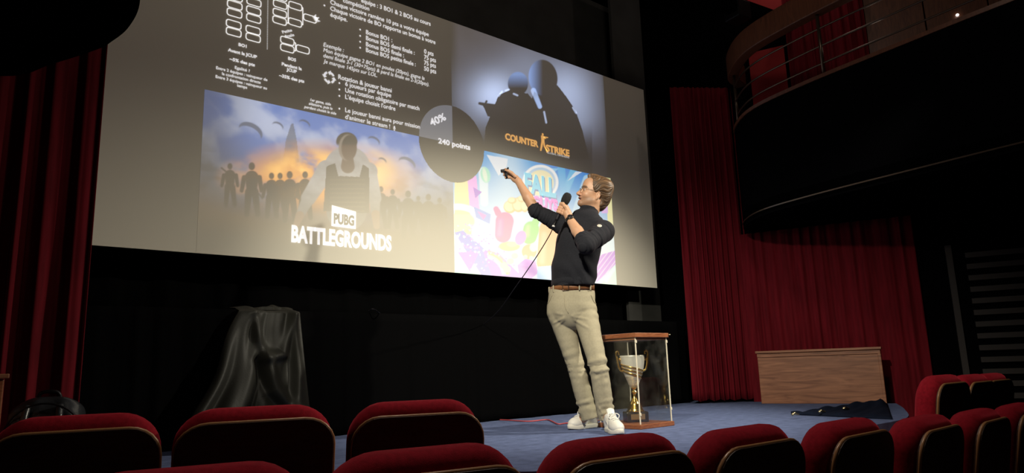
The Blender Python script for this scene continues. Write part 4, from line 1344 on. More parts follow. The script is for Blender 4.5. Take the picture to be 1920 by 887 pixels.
# ================================================================== THE PRESENTER
class Field:
    """signed distance grid, meshed by surface nets"""
    def __init__(s, lo, hi, h):
        s.lo = np.array(lo, float); s.h = h
        s.n = np.ceil((np.array(hi) - s.lo) / h).astype(int) + 1
        s.F = np.full(s.n, 0.08, np.float32)

    def sub(s, lo, hi):
        a = np.clip(np.floor((np.asarray(lo) - s.lo) / s.h).astype(int), 0, s.n - 1)
        b = np.clip(np.ceil((np.asarray(hi) - s.lo) / s.h).astype(int) + 1, 1, s.n)
        if (b <= a).any(): return None, None
        sl_ = tuple(slice(x, y) for x, y in zip(a, b))
        g = [s.lo[i] + s.h * np.arange(a[i], b[i]) for i in range(3)]
        return sl_, np.stack(np.meshgrid(*g, indexing='ij'), -1).astype(np.float32)

    def put(s, sl_, d, k, op):
        A = s.F[sl_]
        if op == 'sub':
            d = -d
            hh = np.clip(0.5 - 0.5 * (A - d) / max(k, 1e-6), 0, 1)
            s.F[sl_] = A + (d - A) * hh + k * hh * (1 - hh)
        else:
            hh = np.clip(0.5 + 0.5 * (A - d) / max(k, 1e-6), 0, 1)
            s.F[sl_] = A * (1 - hh) + d * hh - k * hh * (1 - hh)

    def cone(s, a, b, ra, rb, k=.01, n=None, sc=1.0, op='add'):
        a, b = np.asarray(a, float), np.asarray(b, float); m = max(ra, rb) + k + .03
        sl_, G = s.sub(np.minimum(a, b) - m, np.maximum(a, b) + m)
        if sl_ is None: return
        p = G - a; ab = b - a
        if n is not None:
            n = np.asarray(n)
            p = p + ((sc - 1) * (p @ n))[..., None] * n; ab = ab + (sc - 1) * (ab @ n) * n
        t = np.clip((p @ ab) / (ab @ ab + 1e-12), 0, 1)
        d = np.linalg.norm(p - t[..., None] * ab, axis=-1) - (ra + t * (rb - ra))
        if n is not None: d = d / (0.5 + 0.5 * sc)
        s.put(sl_, d, k, op)

    def chain(s, pts, rr, k=.01, **kw):
        for i in range(len(pts) - 1):
            s.cone(pts[i], pts[i + 1], rr[i], rr[i + 1], k, **kw)

    def ell(s, c, R, rad, k=.01, op='add'):
        rad = np.asarray(rad, float); m = rad.max() + k + .03
        sl_, G = s.sub(np.asarray(c) - m, np.asarray(c) + m)
        if sl_ is None: return
        q = ((G - np.asarray(c)) @ np.asarray(R).T) / rad
        l = np.linalg.norm(q, axis=-1)
        l2 = np.linalg.norm(q / rad, axis=-1) + 1e-9
        s.put(sl_, l * (l - 1) / l2, k, op)

    def cut(s, fn, lo=None, hi=None):
        """intersect with a half space field fn(G) <= 0"""
        sl_, G = s.sub(s.lo if lo is None else lo, s.lo + s.h * s.n if hi is None else hi)
        s.F[sl_] = np.maximum(s.F[sl_], fn(G))

    def mesh(s):
        F = s.F
        S = F < 0
        c = np.zeros(np.array(F.shape) - 1, np.int8)
        for i in (0, 1):
            for j in (0, 1):
                for k in (0, 1):
                    c += S[i:F.shape[0] - 1 + i, j:F.shape[1] - 1 + j, k:F.shape[2] - 1 + k]
        act = (c > 0) & (c < 8)
        I = np.argwhere(act)
        idx = np.full(act.shape, -1, np.int32); idx[act] = np.arange(len(I))
        acc = np.zeros((len(I), 3)); cnt = np.zeros(len(I))
        corners = [(i, j, k) for i in (0, 1) for j in (0, 1) for k in (0, 1)]
        for a in corners:
            for ax_ in range(3):
                if a[ax_] == 0:
                    b = list(a); b[ax_] = 1
                    va = F[tuple((I + a).T)]; vb = F[tuple((I + b).T)]
                    m = (va < 0) != (vb < 0)
                    t = va[m] / (va[m] - vb[m])
                    p = np.tile(np.array(a, float), (m.sum(), 1)); p[:, ax_] += t
                    acc[m] += p; cnt[m] += 1
        V = s.lo + s.h * (I + acc / cnt[:, None])
        Q = []
        for ax_ in range(3):
            u, v = (ax_ + 1) % 3, (ax_ + 2) % 3
            sl0 = [slice(None)] * 3; sl1 = [slice(None)] * 3
            sl0[ax_] = slice(0, -1); sl1[ax_] = slice(1, None)
            ch = S[tuple(sl0)] != S[tuple(sl1)]
            E = np.argwhere(ch)
            ok = (E[:, u] > 0) & (E[:, v] > 0) & (E[:, u] < act.shape[u]) & (E[:, v] < act.shape[v]) & (E[:, ax_] < act.shape[ax_])
            E = E[ok]
            ins = S[tuple(E.T)]
            def cell(du, dv):
                q = E.copy(); q[:, u] -= du; q[:, v] -= dv
                return idx[tuple(q.T)]
            q = np.stack([cell(1, 1), cell(0, 1), cell(0, 0), cell(1, 0)], -1)
            q[~ins] = q[~ins][:, ::-1]
            Q.append(q)
        Q = np.concatenate(Q)
        return V, Q[(Q >= 0).all(1)]


def normals(V, Q):
    n = np.cross(V[Q[:, 2]] - V[Q[:, 0]], V[Q[:, 3]] - V[Q[:, 1]])
    N = np.zeros_like(V)
    for k in range(4): np.add.at(N, Q[:, k], n)
    return N / (np.linalg.norm(N, axis=1, keepdims=True) + 1e-12)


def relax(V, Q, it=2, lam=.5):
    for _ in range(it):
        S_ = np.zeros_like(V); c = np.zeros(len(V))
        for a, b in ((0, 1), (1, 2), (2, 3), (3, 0)):
            np.add.at(S_, Q[:, a], V[Q[:, b]]); np.add.at(c, Q[:, a], 1)
            np.add.at(S_, Q[:, b], V[Q[:, a]]); np.add.at(c, Q[:, b], 1)
        V = V * (1 - lam) + lam * S_ / c[:, None]
    return V


_d = ray(1112, 650); HF = np.array([_d[0], _d[1], 0]); HF /= np.linalg.norm(HF)
AR = np.array([HF[1], -HF[0], 0]); UP = np.array([0, 0, 1.0])
fR0, fR1 = at_z(1125, 800, 0), at_z(1062, 807, 0)      # right shoe heel, toe
fL0, fL1 = at_z(1133, 807, 0), at_z(1171, 818, 0)
D0 = 5.03


def PP(x, y, d=0.0):
    r = ray(x, y)
    return CAM + r * (D0 + d) / (r @ HF)


def local(v, n_=None):
    return np.asarray(v)


pbase = (at_z(1118, 806, 0))
man = empty('person', (pbase[0], pbase[1], 0), 'person in black turtleneck and khaki trousers pointing up at the screen with microphone', 'person')

# facing directions (horizontal): chest and pelvis
def facing(deg): # 0 = straight at the camera, positive = towards picture left
    a = math.radians(deg)
    return -HF * math.cos(a) - AR * math.sin(a)
NC, NP = facing(42), facing(22)
LC_ = np.cross(UP, NC); LP_ = np.cross(UP, NP)       # the man's left

# skeleton
pelvis = PP(1072, 552, .02)
hipR, hipL = PP(1049, 585, .05), PP(1096, 586, -.01)
kneeR, kneeL = PP(1079, 684, .06), PP(1122, 686, -.10)
ankR, ankL = PP(1103, 775, .10), PP(1136, 778, -.05)
waist, chest, upc = PP(1076, 505, .01), PP(1085, 458, 0), PP(1096, 427, 0)
neck0, neck1 = PP(1102, 411, 0), PP(1106, 384, 0)
shL, shR = PP(1131, 434, -.12), PP(1064, 428, .12)
elL, elR = PP(1099, 459, -.33), PP(1004, 395, .06)
wrL, wrR = PP(1067, 409, -.205), PP(972, 340, .10)

# head frame
hp, hy_ = math.radians(17), math.radians(14)
HFV = math.cos(hp) * (-AR * math.cos(hy_) - HF * math.sin(hy_)) + math.sin(hp) * UP
HS = np.cross(UP, HFV); HS /= np.linalg.norm(HS)
HU = np.cross(HFV, HS)
HSC = .95
HR = np.stack([HFV, HU, HS])       # rows: local axes
HC = PP(1113.0, 362.5, .0)


def H(f, u, s): return HC + HFV * f + HU * u + HS * s


B = Field((np.minimum(elR, wrR) * 0 + np.minimum.reduce([wrR, elR, elL, ankR, ankL, HC]) - .17), np.maximum.reduce([wrR, elR, elL, ankR, ankL, HC, shL]) + .17, .004)
# legs and trunk (under the clothes)
B.chain([hipR, kneeR, ankR], [.066, .038, .034], .02)
B.chain([hipL, kneeL, ankL], [.066, .038, .034], .02)
B.chain([ankR, fR0 * .4 + fR1 * .6 + UP * .045], [.036, .026], .01)
B.chain([ankL, fL0 * .4 + fL1 * .6 + UP * .045], [.036, .026], .01)
B.chain([pelvis, waist, chest, upc], [.150, .140, .150, .125], .03, n=NC, sc=1.5)
B.cone(hipR, hipL, .078, .078, .03)
B.cone(shL, upc, .055, .07, .03); B.cone(shR, upc, .055, .07, .03)
B.chain([upc, neck0, neck1], [.075, .056, .054], .02)
# arms
B.chain([shL, elL, elL * .5 + wrL * .5, wrL], [.055, .042, .040, .026], .012)
B.chain([shR, elR, elR * .55 + wrR * .45, wrR], [.052, .042, .038, .026], .012)
# head
B.ell(H(-.014, .036, 0), HR, (.100, .084, .077), .01)
B.ell(H(.026, -.030, 0), HR, (.064, .085, .062), .03)
B.ell(H(.010, -.060, 0), HR, (.072, .052, .058), .02)
for sg in (-1, 1):
    B.cone(H(-.012, -.066, sg * .050), H(.070, -.103, sg * .012), .020, .018, .02)
    B.ell(H(.052, -.036, sg * .038), HR, (.030, .026, .024), .015)
    B.cone(H(.079, .018, sg * .010), H(.068, .020, sg * .044), .012, .011, .012)
B.ell(H(.078, -.104, 0), HR, (.019, .017, .022), .014)
B.ell(H(.052, .055, 0), HR, (.040, .050, .055), .02)
for sg in (-1, 1):
    B.ell(H(.092, -.004, sg * .032), HR, (.018, .012, .017), .010, 'sub')
B.cone(H(.082, .006, 0), H(.112, -.034, 0), .009, .0125, .010)
B.ell(H(.108, -.038, 0), HR, (.014, .011, .013), .006)
for sg in (-1, 1):
    B.ell(H(.094, -.043, sg * .014), HR, (.012, .008, .008), .006)
B.ell(H(.090, -.064, 0), HR, (.012, .008, .024), .006)
B.ell(H(.086, -.086, 0), HR, (.011, .008, .020), .006)
B.ell(H(.098, -.0745, 0), HR, (.020, .0085, .022), .003, 'sub')
B.cone(H(-.03, -.05, 0), neck0, .058, .056, .02)
for sg in (-1, 1):
    B.ell(H(-.022, -.028, sg * .074), HR, (.017, .031, .010), .004)
    B.ell(H(-.018, -.026, sg * .086), HR, (.010, .020, .008), .004, 'sub')
    B.ell(H(-.016, -.056, sg * .071), HR, (.010, .010, .008), .004)


def fingers(chains, k=.004):
    for pts, rr in chains: B.chain(pts, rr, k)


# right hand: pointing at the screen, fingers closing on a small dark remote
palR = PP(961, 331, .115)
B.cone(wrR, PP(966, 335, .11), .026, .027, .01, n=facing(0), sc=1.15)
B.cone(PP(966, 335, .11), PP(957, 328, .12), .027, .024, .012, n=facing(0), sc=1.25)
knR = [PP(955.5, 321.5, .135), PP(953.5, 325, .125), PP(953, 329, .115), PP(954, 333, .105)]
remote_c = PP(946.5, 322.5, .10)
for i, kn in enumerate(knR):
    e = [PP(948, 317.5, .135), PP(946.5, 321, .125), PP(946.5, 326, .115), PP(948.5, 331, .105)][i]
    t = [PP(944, 319.5, .105), PP(943, 323, .095), PP(944.5, 328.5, .09), PP(947.5, 333, .085)][i]
    B.chain([palR * .4 + kn * .6, kn, e, t], [.012, .0105, .0092, .0075], .004)
B.chain([PP(966, 331, .075), PP(959, 324, .065), PP(953, 320.5, .062), PP(948, 319, .065)], [.014, .0125, .011, .0085], .006)

# left hand: fist around the microphone
mA, mB = PP(1062, 372, -.175), PP(1043, 413, -.185)       # head centre, tail of handle
mdir = (mB - mA) / np.linalg.norm(mB - mA)
hpal = PP(1062.5, 396, -.195)
B.cone(wrL, PP(1063, 400, -.20), .026, .030, .01)
B.cone(PP(1065, 402, -.195), PP(1061, 390, -.195), .029, .024, .012, n=facing(30), sc=1.2)
for i, tt in enumerate((.062, .081, .100, .118)):
    c = mA + mdir * tt
    side = np.cross(mdir, -HF); side /= np.linalg.norm(side)
    if side @ AR < 0: side = -side
    near = -HF
    r0 = .0215
    def ring(a, r=r0): return c + r * (math.cos(a) * side + math.sin(a) * near)
    ln = (1.0, 1.06, 1.0, .86)[i]
    B.chain([ring(-.15, .034), ring(.55, .030), ring(1.45, .025), ring(2.35 * ln, .0235), ring(3.05 * ln, .0225)], [.0115, .0112, .0098, .0092, .0080], .003)
B.chain([PP(1064, 396, -.215), PP(1059.5, 387, -.222), PP(1055.5, 382, -.212), PP(1051, 381, -.200)], [.014, .0125, .0112, .0090], .006)

V, Q = B.mesh()
V = relax(V, Q, 1, .4)
q = (V - HC) @ HR.T
f_, u_, s_ = q[:, 0], q[:, 1], q[:, 2]
base = np.array([0.50, 0.285, 0.175])
Cc = np.tile(base, (len(V), 1))
nz_ = fbm(V[:, 0] * 6 + V[:, 2] * 4, V[:, 1] * 6 - V[:, 2] * 3, 40, 4, 4)[:, None]
Cc *= 0.92 + .16 * nz_
ishead = (np.abs(f_) < .16) & (np.abs(u_) < .17) & (np.abs(s_) < .12)
def blend(mask, col):
    global Cc
    Cc = Cc * (1 - mask[:, None]) + np.array(col) * mask[:, None]
hm = ishead.astype(float)
st = hm * sstep(-.045, -.068, u_) * sstep(-.02, .02, f_) * .60
st2 = hm * np.exp(-((u_ + .052) / .007) ** 2) * sstep(.075, .09, f_) * (np.abs(s_) < .03) * .55
blend(np.clip(st + st2, 0, .7), (.20, .115, .07))
blend(hm * np.exp(-(((u_ + .0655) / .0055) ** 2 + (s_ / .026) ** 4)) * sstep(.082, .090, f_) * .8, (.46, .17, .13))
blend(hm * np.exp(-(((u_ + .086) / .006) ** 2 + (s_ / .022) ** 4)) * sstep(.078, .086, f_) * .8, (.48, .18, .14))
blend(hm * np.exp(-(((u_ + .0745) / .0045) ** 2 + (s_ / .022) ** 4)) * sstep(.068, .076, f_) * .85, (.10, .03, .025))
brow = hm * np.exp(-((u_ - .021 + .25 * np.maximum(0, np.abs(s_) - .03)) / .0068) ** 2) * (np.abs(s_) > .010) * (np.abs(s_) < .056) * (f_ > .035)
blend(np.clip(brow * 1.1, 0, 1), (.10, .055, .028))
blend(hm * np.exp(-((f_ - .10) / .02) ** 2 - ((u_ + .04) / .018) ** 2) * .25, (.62, .26, .18))
link_np('body', V, Q, MT['skin'], man, colors=Cc)
BV = BVHTree.FromPolygons([tuple(v) for v in V], [tuple(map(int, t)) for t in Q])

# eyes
for sg in (-1, 1):
    ce = H(.0715, -.004, sg * .031)
    nu_ = 20
    th, ph = np.meshgrid(np.linspace(0, 2 * math.pi, nu_), np.linspace(0, math.pi, 14))
    dl = np.stack([np.cos(ph), np.sin(ph) * np.cos(th), np.sin(ph) * np.sin(th)], -1).reshape(-1, 3)
    Vv = ce + .0118 * (dl @ HR)
    cl = np.where(dl[:, :1] > .94, np.array([[.01, .008, .006]]), np.where(dl[:, :1] > .80, np.array([[.10, .12, .12]]), np.array([[.75, .70, .66]])))
    link_np('eye', Vv, grid_faces(nu_, 14), MT['eye'], man, colors=cl)
    # eyelids: narrow bands over and under the eyeball
    for lo_, hi_ in ((.28, 1.3), (-1.3, -.34)):
        A_, E_ = np.meshgrid(np.linspace(-1.2, 1.2, 12), np.linspace(lo_, hi_, 6))
        dl = np.stack([np.cos(E_) * np.cos(A_), np.sin(E_), np.cos(E_) * np.sin(A_)], -1).reshape(-1, 3)
        link_np('eyelid', ce + .0130 * (dl @ HR), grid_faces(12, 6), MT['skin'], man, colors=np.tile(base * .85, (len(dl), 1)))

# hair
HA = Field(HC - .19, HC + .19, .0032)
HA.ell(H(-.022, .046, 0), HR, (.112, .092, .088), .01)
HA.ell(H(-.080, -.010, 0), HR, (.054, .085, .066), .03)
HA.ell(H(-.070, -.082, 0), HR, (.036, .036, .046), .02)
HA.ell(H(.030, .105, 0), HR, (.058, .034, .056), .02)
HA.ell(H(-.06, .07, .0), HR, (.075, .062, .080), .02)


def hairline(G):
    l = (G - HC) @ HR.T
    f, u, s = l[..., 0], l[..., 1], l[..., 2]
    front = f - (.026 + .34 * (u - .02) + .012 * (np.abs(s) < .03)) - .010 * np.sin(s * 90)
    side = np.where(f > -.045, -(u + .030), -1)
    return np.maximum(front * .9, side) * .9


HA.cut(hairline)
for sg in (-1, 1):
    HA.ell(H(-.022, -.034, sg * .086), HR, (.025, .037, .034), .006, 'sub')
V, Q = HA.mesh()
V = relax(V, Q, 2, .5)
N = normals(V, Q)
q = (V - HC) @ HR.T
f_, u_, s_ = q.T
# strands run back and down from the forehead
flow = np.arctan2(u_ - .0, f_ + .03)
rad_ = np.hypot(f_ + .02, u_)
wob = .25 * np.sin(flow * 4) + .15 * np.sin(flow * 7 + 1)
n1 = np.sin(s_ * 330 + wob * 9) * .5 + np.sin(s_ * 610 + wob * 14 + 2) * .4 + np.sin(s_ * 130 + flow * 3) * .4
tq_ = u_ * .8 + f_ * .55 + .012 * np.sin(f_ * 50) + .006 * np.sin(u_ * 90)
n2 = np.sin(tq_ * 330) * .5 + np.sin(tq_ * 610 + 1 + u_ * 40) * .4 + np.sin(tq_ * 140 + 2) * .45
wside = sstep(.045, .075, np.abs(s_))
nn_ = n1 * (1 - wside) + n2 * wside
V = V + N * (nn_ * .0024)[:, None]
hc = np.array([.080, .043, .019])
mixv = sstep(-1.2, 1.3, nn_)[:, None]
Ch = hc * .45 * (1 - mixv) + hc * 1.6 * mixv
Ch *= (0.85 + .5 * sstep(.0, .12, u_))[:, None]
link_np('hair', V, Q, MT['hair'], man, colors=Ch)

# glasses
gl_ = MB()
for sg in (-1, 1):
    gl_.tube([H(.102 - .10 * abs(.033 * 0 + .023 * math.cos(a)) * .5, -.004 + .019 * math.sin(a), sg * (.033 + .024 * math.cos(a))) for a in np.linspace(0, 2 * math.pi, 25)], .0013, 6, False)
    gl_.tube([H(.099, .002, sg * .056), H(.06, .0, sg * .074), H(.0, -.004, sg * .084), H(-.025, -.006, sg * .084), H(-.038, -.022, sg * .080)], .0014, 6)
gl_.tube(catmull([H(.1015, .002, -.010), H(.105, .005, 0), H(.1015, .002, .010)], 4), .0013, 6)
gl_.build('glasses', MT['frame'], man, True)

# ---------------- sweater
SW = Field(np.minimum.reduce([elR, elL, shR, waist, PP(1030, 545)]) - .22, np.maximum.reduce([shL, shR, neck1, waist, elL, elR]) + .24, .005)
hem = PP(1073.5, 534.5, .015)
SW.chain([hem, waist, chest, upc], [.177, .184, .186, .150], .02, n=NC, sc=1.42)
SW.chain([upc, neck0], [.11, .066], .03)
SW.cone(shL, upc + UP * .01, .076, .09, .035); SW.cone(shR, upc + UP * .01, .072, .09, .035)
cuL = elL + (wrL - elL) * .30
cuR = elR + (wrR - elR) * .14
SW.chain([shL, shL * .5 + elL * .5, elL, cuL], [.080, .070, .060, .053], .016)
SW.chain([shR, shR * .5 + elR * .5, elR, cuR], [.076, .061, .053, .047], .016)
ncol = (neck1 - neck0) / np.linalg.norm(neck1 - neck0)
SW.chain([neck0, neck0 + ncol * .085], [.068, .064], .012)
SW.chain([neck0 + ncol * .034, neck0 + ncol * .088], [.0715, .0695], .002)
SW.cut(lambda G: -((G - hem) @ UP) - .010 + 0 * G[..., 0])
for cu_, wr_, el_ in ((cuL, wrL, elL), (cuR, wrR, elR)):
    dv = (wr_ - el_) / np.linalg.norm(wr_ - el_)
    SW.cut(lambda G, c=cu_, d=dv: np.where(np.linalg.norm(G - c, axis=-1) < .082, (G - c) @ d, -1), cu_ - .09, cu_ + .09)
SW.cut(lambda G: np.where(np.linalg.norm(G - neck0, axis=-1) < .16, (G - neck0 - ncol * .088) @ ncol, -1), neck0 - .17, neck0 + .17)
V, Q = SW.mesh()
V = relax(V, Q, 1, .4)
N = normals(V, Q)
lx = (V - chest) @ AR; lz = V[:, 2]; ld = (V - chest) @ HF
# soft folds: rings on the sleeves, slanting drags over the body
def sleeve_t(a, b):
    ab = b - a; return ((V - a) @ ab) / (ab @ ab), np.linalg.norm(V - a - np.clip(((V - a) @ ab) / (ab @ ab), 0, 1)[:, None] * ab, axis=1)
D = np.zeros(len(V))
for (a, b, r, fr) in ((shR, elR, .09, 9), (shL, elL, .095, 7), (elL, cuL, .085, 3), (elR, cuR, .07, 2)):
    t, d = sleeve_t(a, b)
    w_ = np.exp(-(np.maximum(d - r * .8, 0) / .03) ** 2) * (t > .12) * (t < 1.2)
    D += w_ * (.0150 * (fbm(t * fr * .55 + r * 50, (lx + ld * .7 - lz * .5) * 2.2 + 7, 71, 3, 3) - .45) + .0010 * np.sin(t * fr * 6 + 5 * np.sin(lx * 19 + lz * 13 + ld * 12)))
bodyw = np.exp(-(((V - chest) @ NC) / .25) ** 2)
D += .0035 * np.sin((lz * .85 + lx * .9) * 55 + 2.5 * np.sin(lx * 16)) * sstep(1.30, 1.1, lz) * .8
D += .005 * np.sin((lz - lx * .6) * 38 + 2 * np.sin(lx * 11 + 1)) * sstep(1.22, .98, lz)
D += .0025 * np.sin(lz * 70 + 3 * np.sin(lx * 20)) * sstep(1.45, 1.5, lz) * (np.linalg.norm(V - neck0, axis=1) < .13)
V = V + N * np.clip(D, -.008, .010)[:, None]
link_np('sweater', V, Q, MT['sweater'], man)
SV = BVHTree.FromPolygons([tuple(v) for v in V], [tuple(map(int, t)) for t in Q])
# ribbed hem
HH = []
na = 64
for k, (z, o) in enumerate([(-.012, .0), (-.012, .012), (.040, .012), (.046, .004)]):
    for i in range(na):
        a = 2 * math.pi * i / na
        HH.append(hem + UP * z + LC_ * math.cos(a) * (.166 + o) + NC * math.sin(a) * (.166 + o) / 1.42)
link_np('sweater_hem', np.array(HH), np.array([(k * na + i, k * na + (i + 1) % na, (k + 1) * na + (i + 1) % na, (k + 1) * na + i) for k in range(3) for i in range(na)]), MT['sweater'], man)

# badge on the sleeve
def hit(x, y, bv):
    r = Vector(ray(x, y)).normalized()
    return bv.ray_cast(Vector(CAM), r)
loc_, nr_, _, _ = hit(1124, 424, SV)
if loc_:
    Z_ = np.array(nr_); X_ = np.cross(UP, Z_); X_ /= np.linalg.norm(X_); Y_ = np.cross(Z_, X_)
    RB = np.stack([X_, Y_, Z_], 1)
    MB().lathe(np.array(loc_) + Z_ * .003, [(.0001, -.004), (.0155, -.004), (.0165, 0), (.0155, .002), (.0001, .0022)], 24, RB).build('sleeve_badge', MT['badge'], man, True)
    bm_ = MB()
    bm_.tube([np.array(loc_) + Z_ * .0055 + .0085 * (X_ * math.cos(a) + Y_ * math.sin(a)) for a in np.linspace(0, 2 * math.pi, 21)], .0011, 5, False)
    bm_.build('badge_mark', MT['badgemark'], man, True)

# ---------------- trousers
TR = Field(np.minimum.reduce([hipR, hipL, ankR, ankL]) - .22, np.maximum.reduce([hipR, hipL, pelvis, kneeL, ankL, ankR]) + .22, .005)
wst = PP(1072.5, 540, .015)
TR.chain([wst, pelvis, PP(1071, 572, .02)], [.157, .168, .178], .02, n=NP, sc=1.38)
TR.cone(hipR + UP * .02, hipL + UP * .02, .086, .086, .02)
hemR = ankR + (ankR - kneeR) * .11; hemL = ankL + (ankL - kneeL) * .09
TR.chain([hipR, hipR * .5 + kneeR * .5, kneeR, kneeR * .5 + ankR * .5, hemR], [.092, .074, .062, .063, .060], .004)
TR.chain([hipL, hipL * .5 + kneeL * .5, kneeL, kneeL * .5 + ankL * .5, hemL], [.092, .075, .063, .064, .057], .002)
TR.cut(lambda G: (G - wst) @ UP - .006)
for hm_, kn_ in ((hemR, kneeR), (hemL, kneeL)):
    dv = (hm_ - kn_) / np.linalg.norm(hm_ - kn_)
    TR.cut(lambda G, c=hm_, d=dv: np.where(np.linalg.norm(G - c, axis=-1) < .115, (G - c) @ d, -1), hm_ - .12, hm_ + .12)
V, Q = TR.mesh()
V = relax(V, Q, 1, .4)
N = normals(V, Q)
D = np.zeros(len(V))
lx = (V - pelvis) @ AR; lz = V[:, 2]; ld = (V - pelvis) @ HF
for (hp_, kn_, an_, sg) in ((hipR, kneeR, ankR, 1), (hipL, kneeL, ankL, -1)):
    for (a, b, base_t) in ((hp_, kn_, 0), (kn_, an_, 1)):
        ab = b - a; t = ((V - a) @ ab) / (ab @ ab); dd = np.linalg.norm(V - a - np.clip(t, 0, 1)[:, None] * ab, axis=1)
        wl = np.exp(-(np.maximum(dd - .10, 0) / .02) ** 2) * (t > -.05) * (t < 1.12)
        T = base_t + np.clip(t, 0, 1.12)
        ang_ = np.arctan2((V - a) @ HF, (V - a) @ AR)
        r1 = np.sin(T * 25 + 2.0 * np.sin(ang_ * 1 + sg) + 1.5 * np.sin(T * 7 + sg))
        r2 = np.sin(T * 41 - 2.4 * np.sin(ang_ + .7 * sg) + np.sin(T * 11))
        bunch = .15 + .9 * np.exp(-((T - 1.05) / .22) ** 2) + 1.2 * sstep(1.55, 1.95, T) + .5 * np.exp(-(T / .25) ** 2)
        am_ = .35 + 1.3 * sstep(.35, .65, fbm(T * 1.3 + sg * 3 + 5, ang_ * .55 + 9, 61 + sg, 3, 3))
        D += wl * bunch * am_ * (.0027 * r1 + .0022 * r2)
crotch = PP(1066, 592, -.08)
rc_ = V - crotch
ang2 = np.arctan2(rc_ @ UP, rc_ @ AR); rr2 = np.linalg.norm(rc_, axis=1)
for a0_, r0_c, r1_c, am in ((-2.75, .03, .17, .007), (-2.45, .04, .16, .006), (-.25, .03, .16, .006), (-.62, .05, .20, .007), (.10, .04, .12, .004), (2.9, .04, .12, .004)):
    da_ = np.arctan2(np.sin(ang2 - a0_), np.cos(ang2 - a0_)) * rr2
    D += am * np.exp(-(da_ / .011) ** 2) * sstep(r0_c * .5, r0_c * 1.3, rr2) * (1 - sstep(r1_c * .6, r1_c, rr2)) * (((V - pelvis) @ HF) < .03)
V = V + N * np.clip(D, -.010, .012)[:, None]
link_np('trousers', V, Q, MT['chino'], man)
TV = BVHTree.FromPolygons([tuple(v) for v in V], [tuple(map(int, t)) for t in Q])


def drape_line(pxs, bv, off=.002):
    out = []
    for (x, y) in pxs:
        l_, n_, _, _ = hit(x, y, bv)
        if l_ is not None: out.append(np.array(l_) + np.array(n_) * off)
    return out


def lerp_px(pts, n):
    P = np.array(pts, float); s = np.concatenate([[0], np.cumsum(np.hypot(*np.diff(P, axis=0).T))])
    return [(np.interp(v, s, P[:, 0]), np.interp(v, s, P[:, 1])) for v in np.linspace(0, s[-1], n)]


for nm, pl in (('fly_seam', [(1058, 552), (1059, 575), (1066, 588)]), ('pocket_seam', [(1108, 553), (1113, 566), (1119, 572)]), ('pocket_seam', [(1036, 553), (1030, 566), (1025, 572)])):
    L_ = drape_line(lerp_px(pl, 10), TV)
    if len(L_) > 2: MB().tube(L_, .0022, 5).build(nm, MT['chino'], man, True)

# belt
BW = []
na = 72
for k, (z, o) in enumerate([(-.024, .000), (-.026, .006), (.016, .007), (.018, .001)]):
    for i in range(na):
        a = 2 * math.pi * i / na
        BW.append(wst + UP * (z - .004) + LP_ * math.cos(a) * (.161 + o) + NP * math.sin(a) * (.161 + o) / 1.38)
link_np('belt', np.array(BW), np.array([(k * na + i, k * na + (i + 1) % na, (k + 1) * na + (i + 1) % na, (k + 1) * na + i) for k in range(3) for i in range(na)]), MT['leather'], man)


def on_belt(a, z, off):
    return wst + UP * (z - .004) + LP_ * math.cos(a) * (.168 + off) + NP * math.sin(a) * (.168 + off) / 1.38
MB().tube([on_belt(math.pi / 2 + da, z, .004) for da, z in [(-.16, .016), (.10, .016), (.10, -.024), (-.16, -.024), (-.16, .016)]], .004, 8, False).build('buckle', MT['rail'], man, True)
for a in (math.pi / 2 - .62, math.pi / 2 + .62, math.pi / 2 + 1.25, math.pi / 2 - 1.2):
    MB().tube([on_belt(a, .020, .001), on_belt(a, .016, .005), on_belt(a, -.002, .006), on_belt(a, -.022, .005), on_belt(a, -.030, .001)], .0055, 6).build('belt_loop', MT['chino'], man, True)

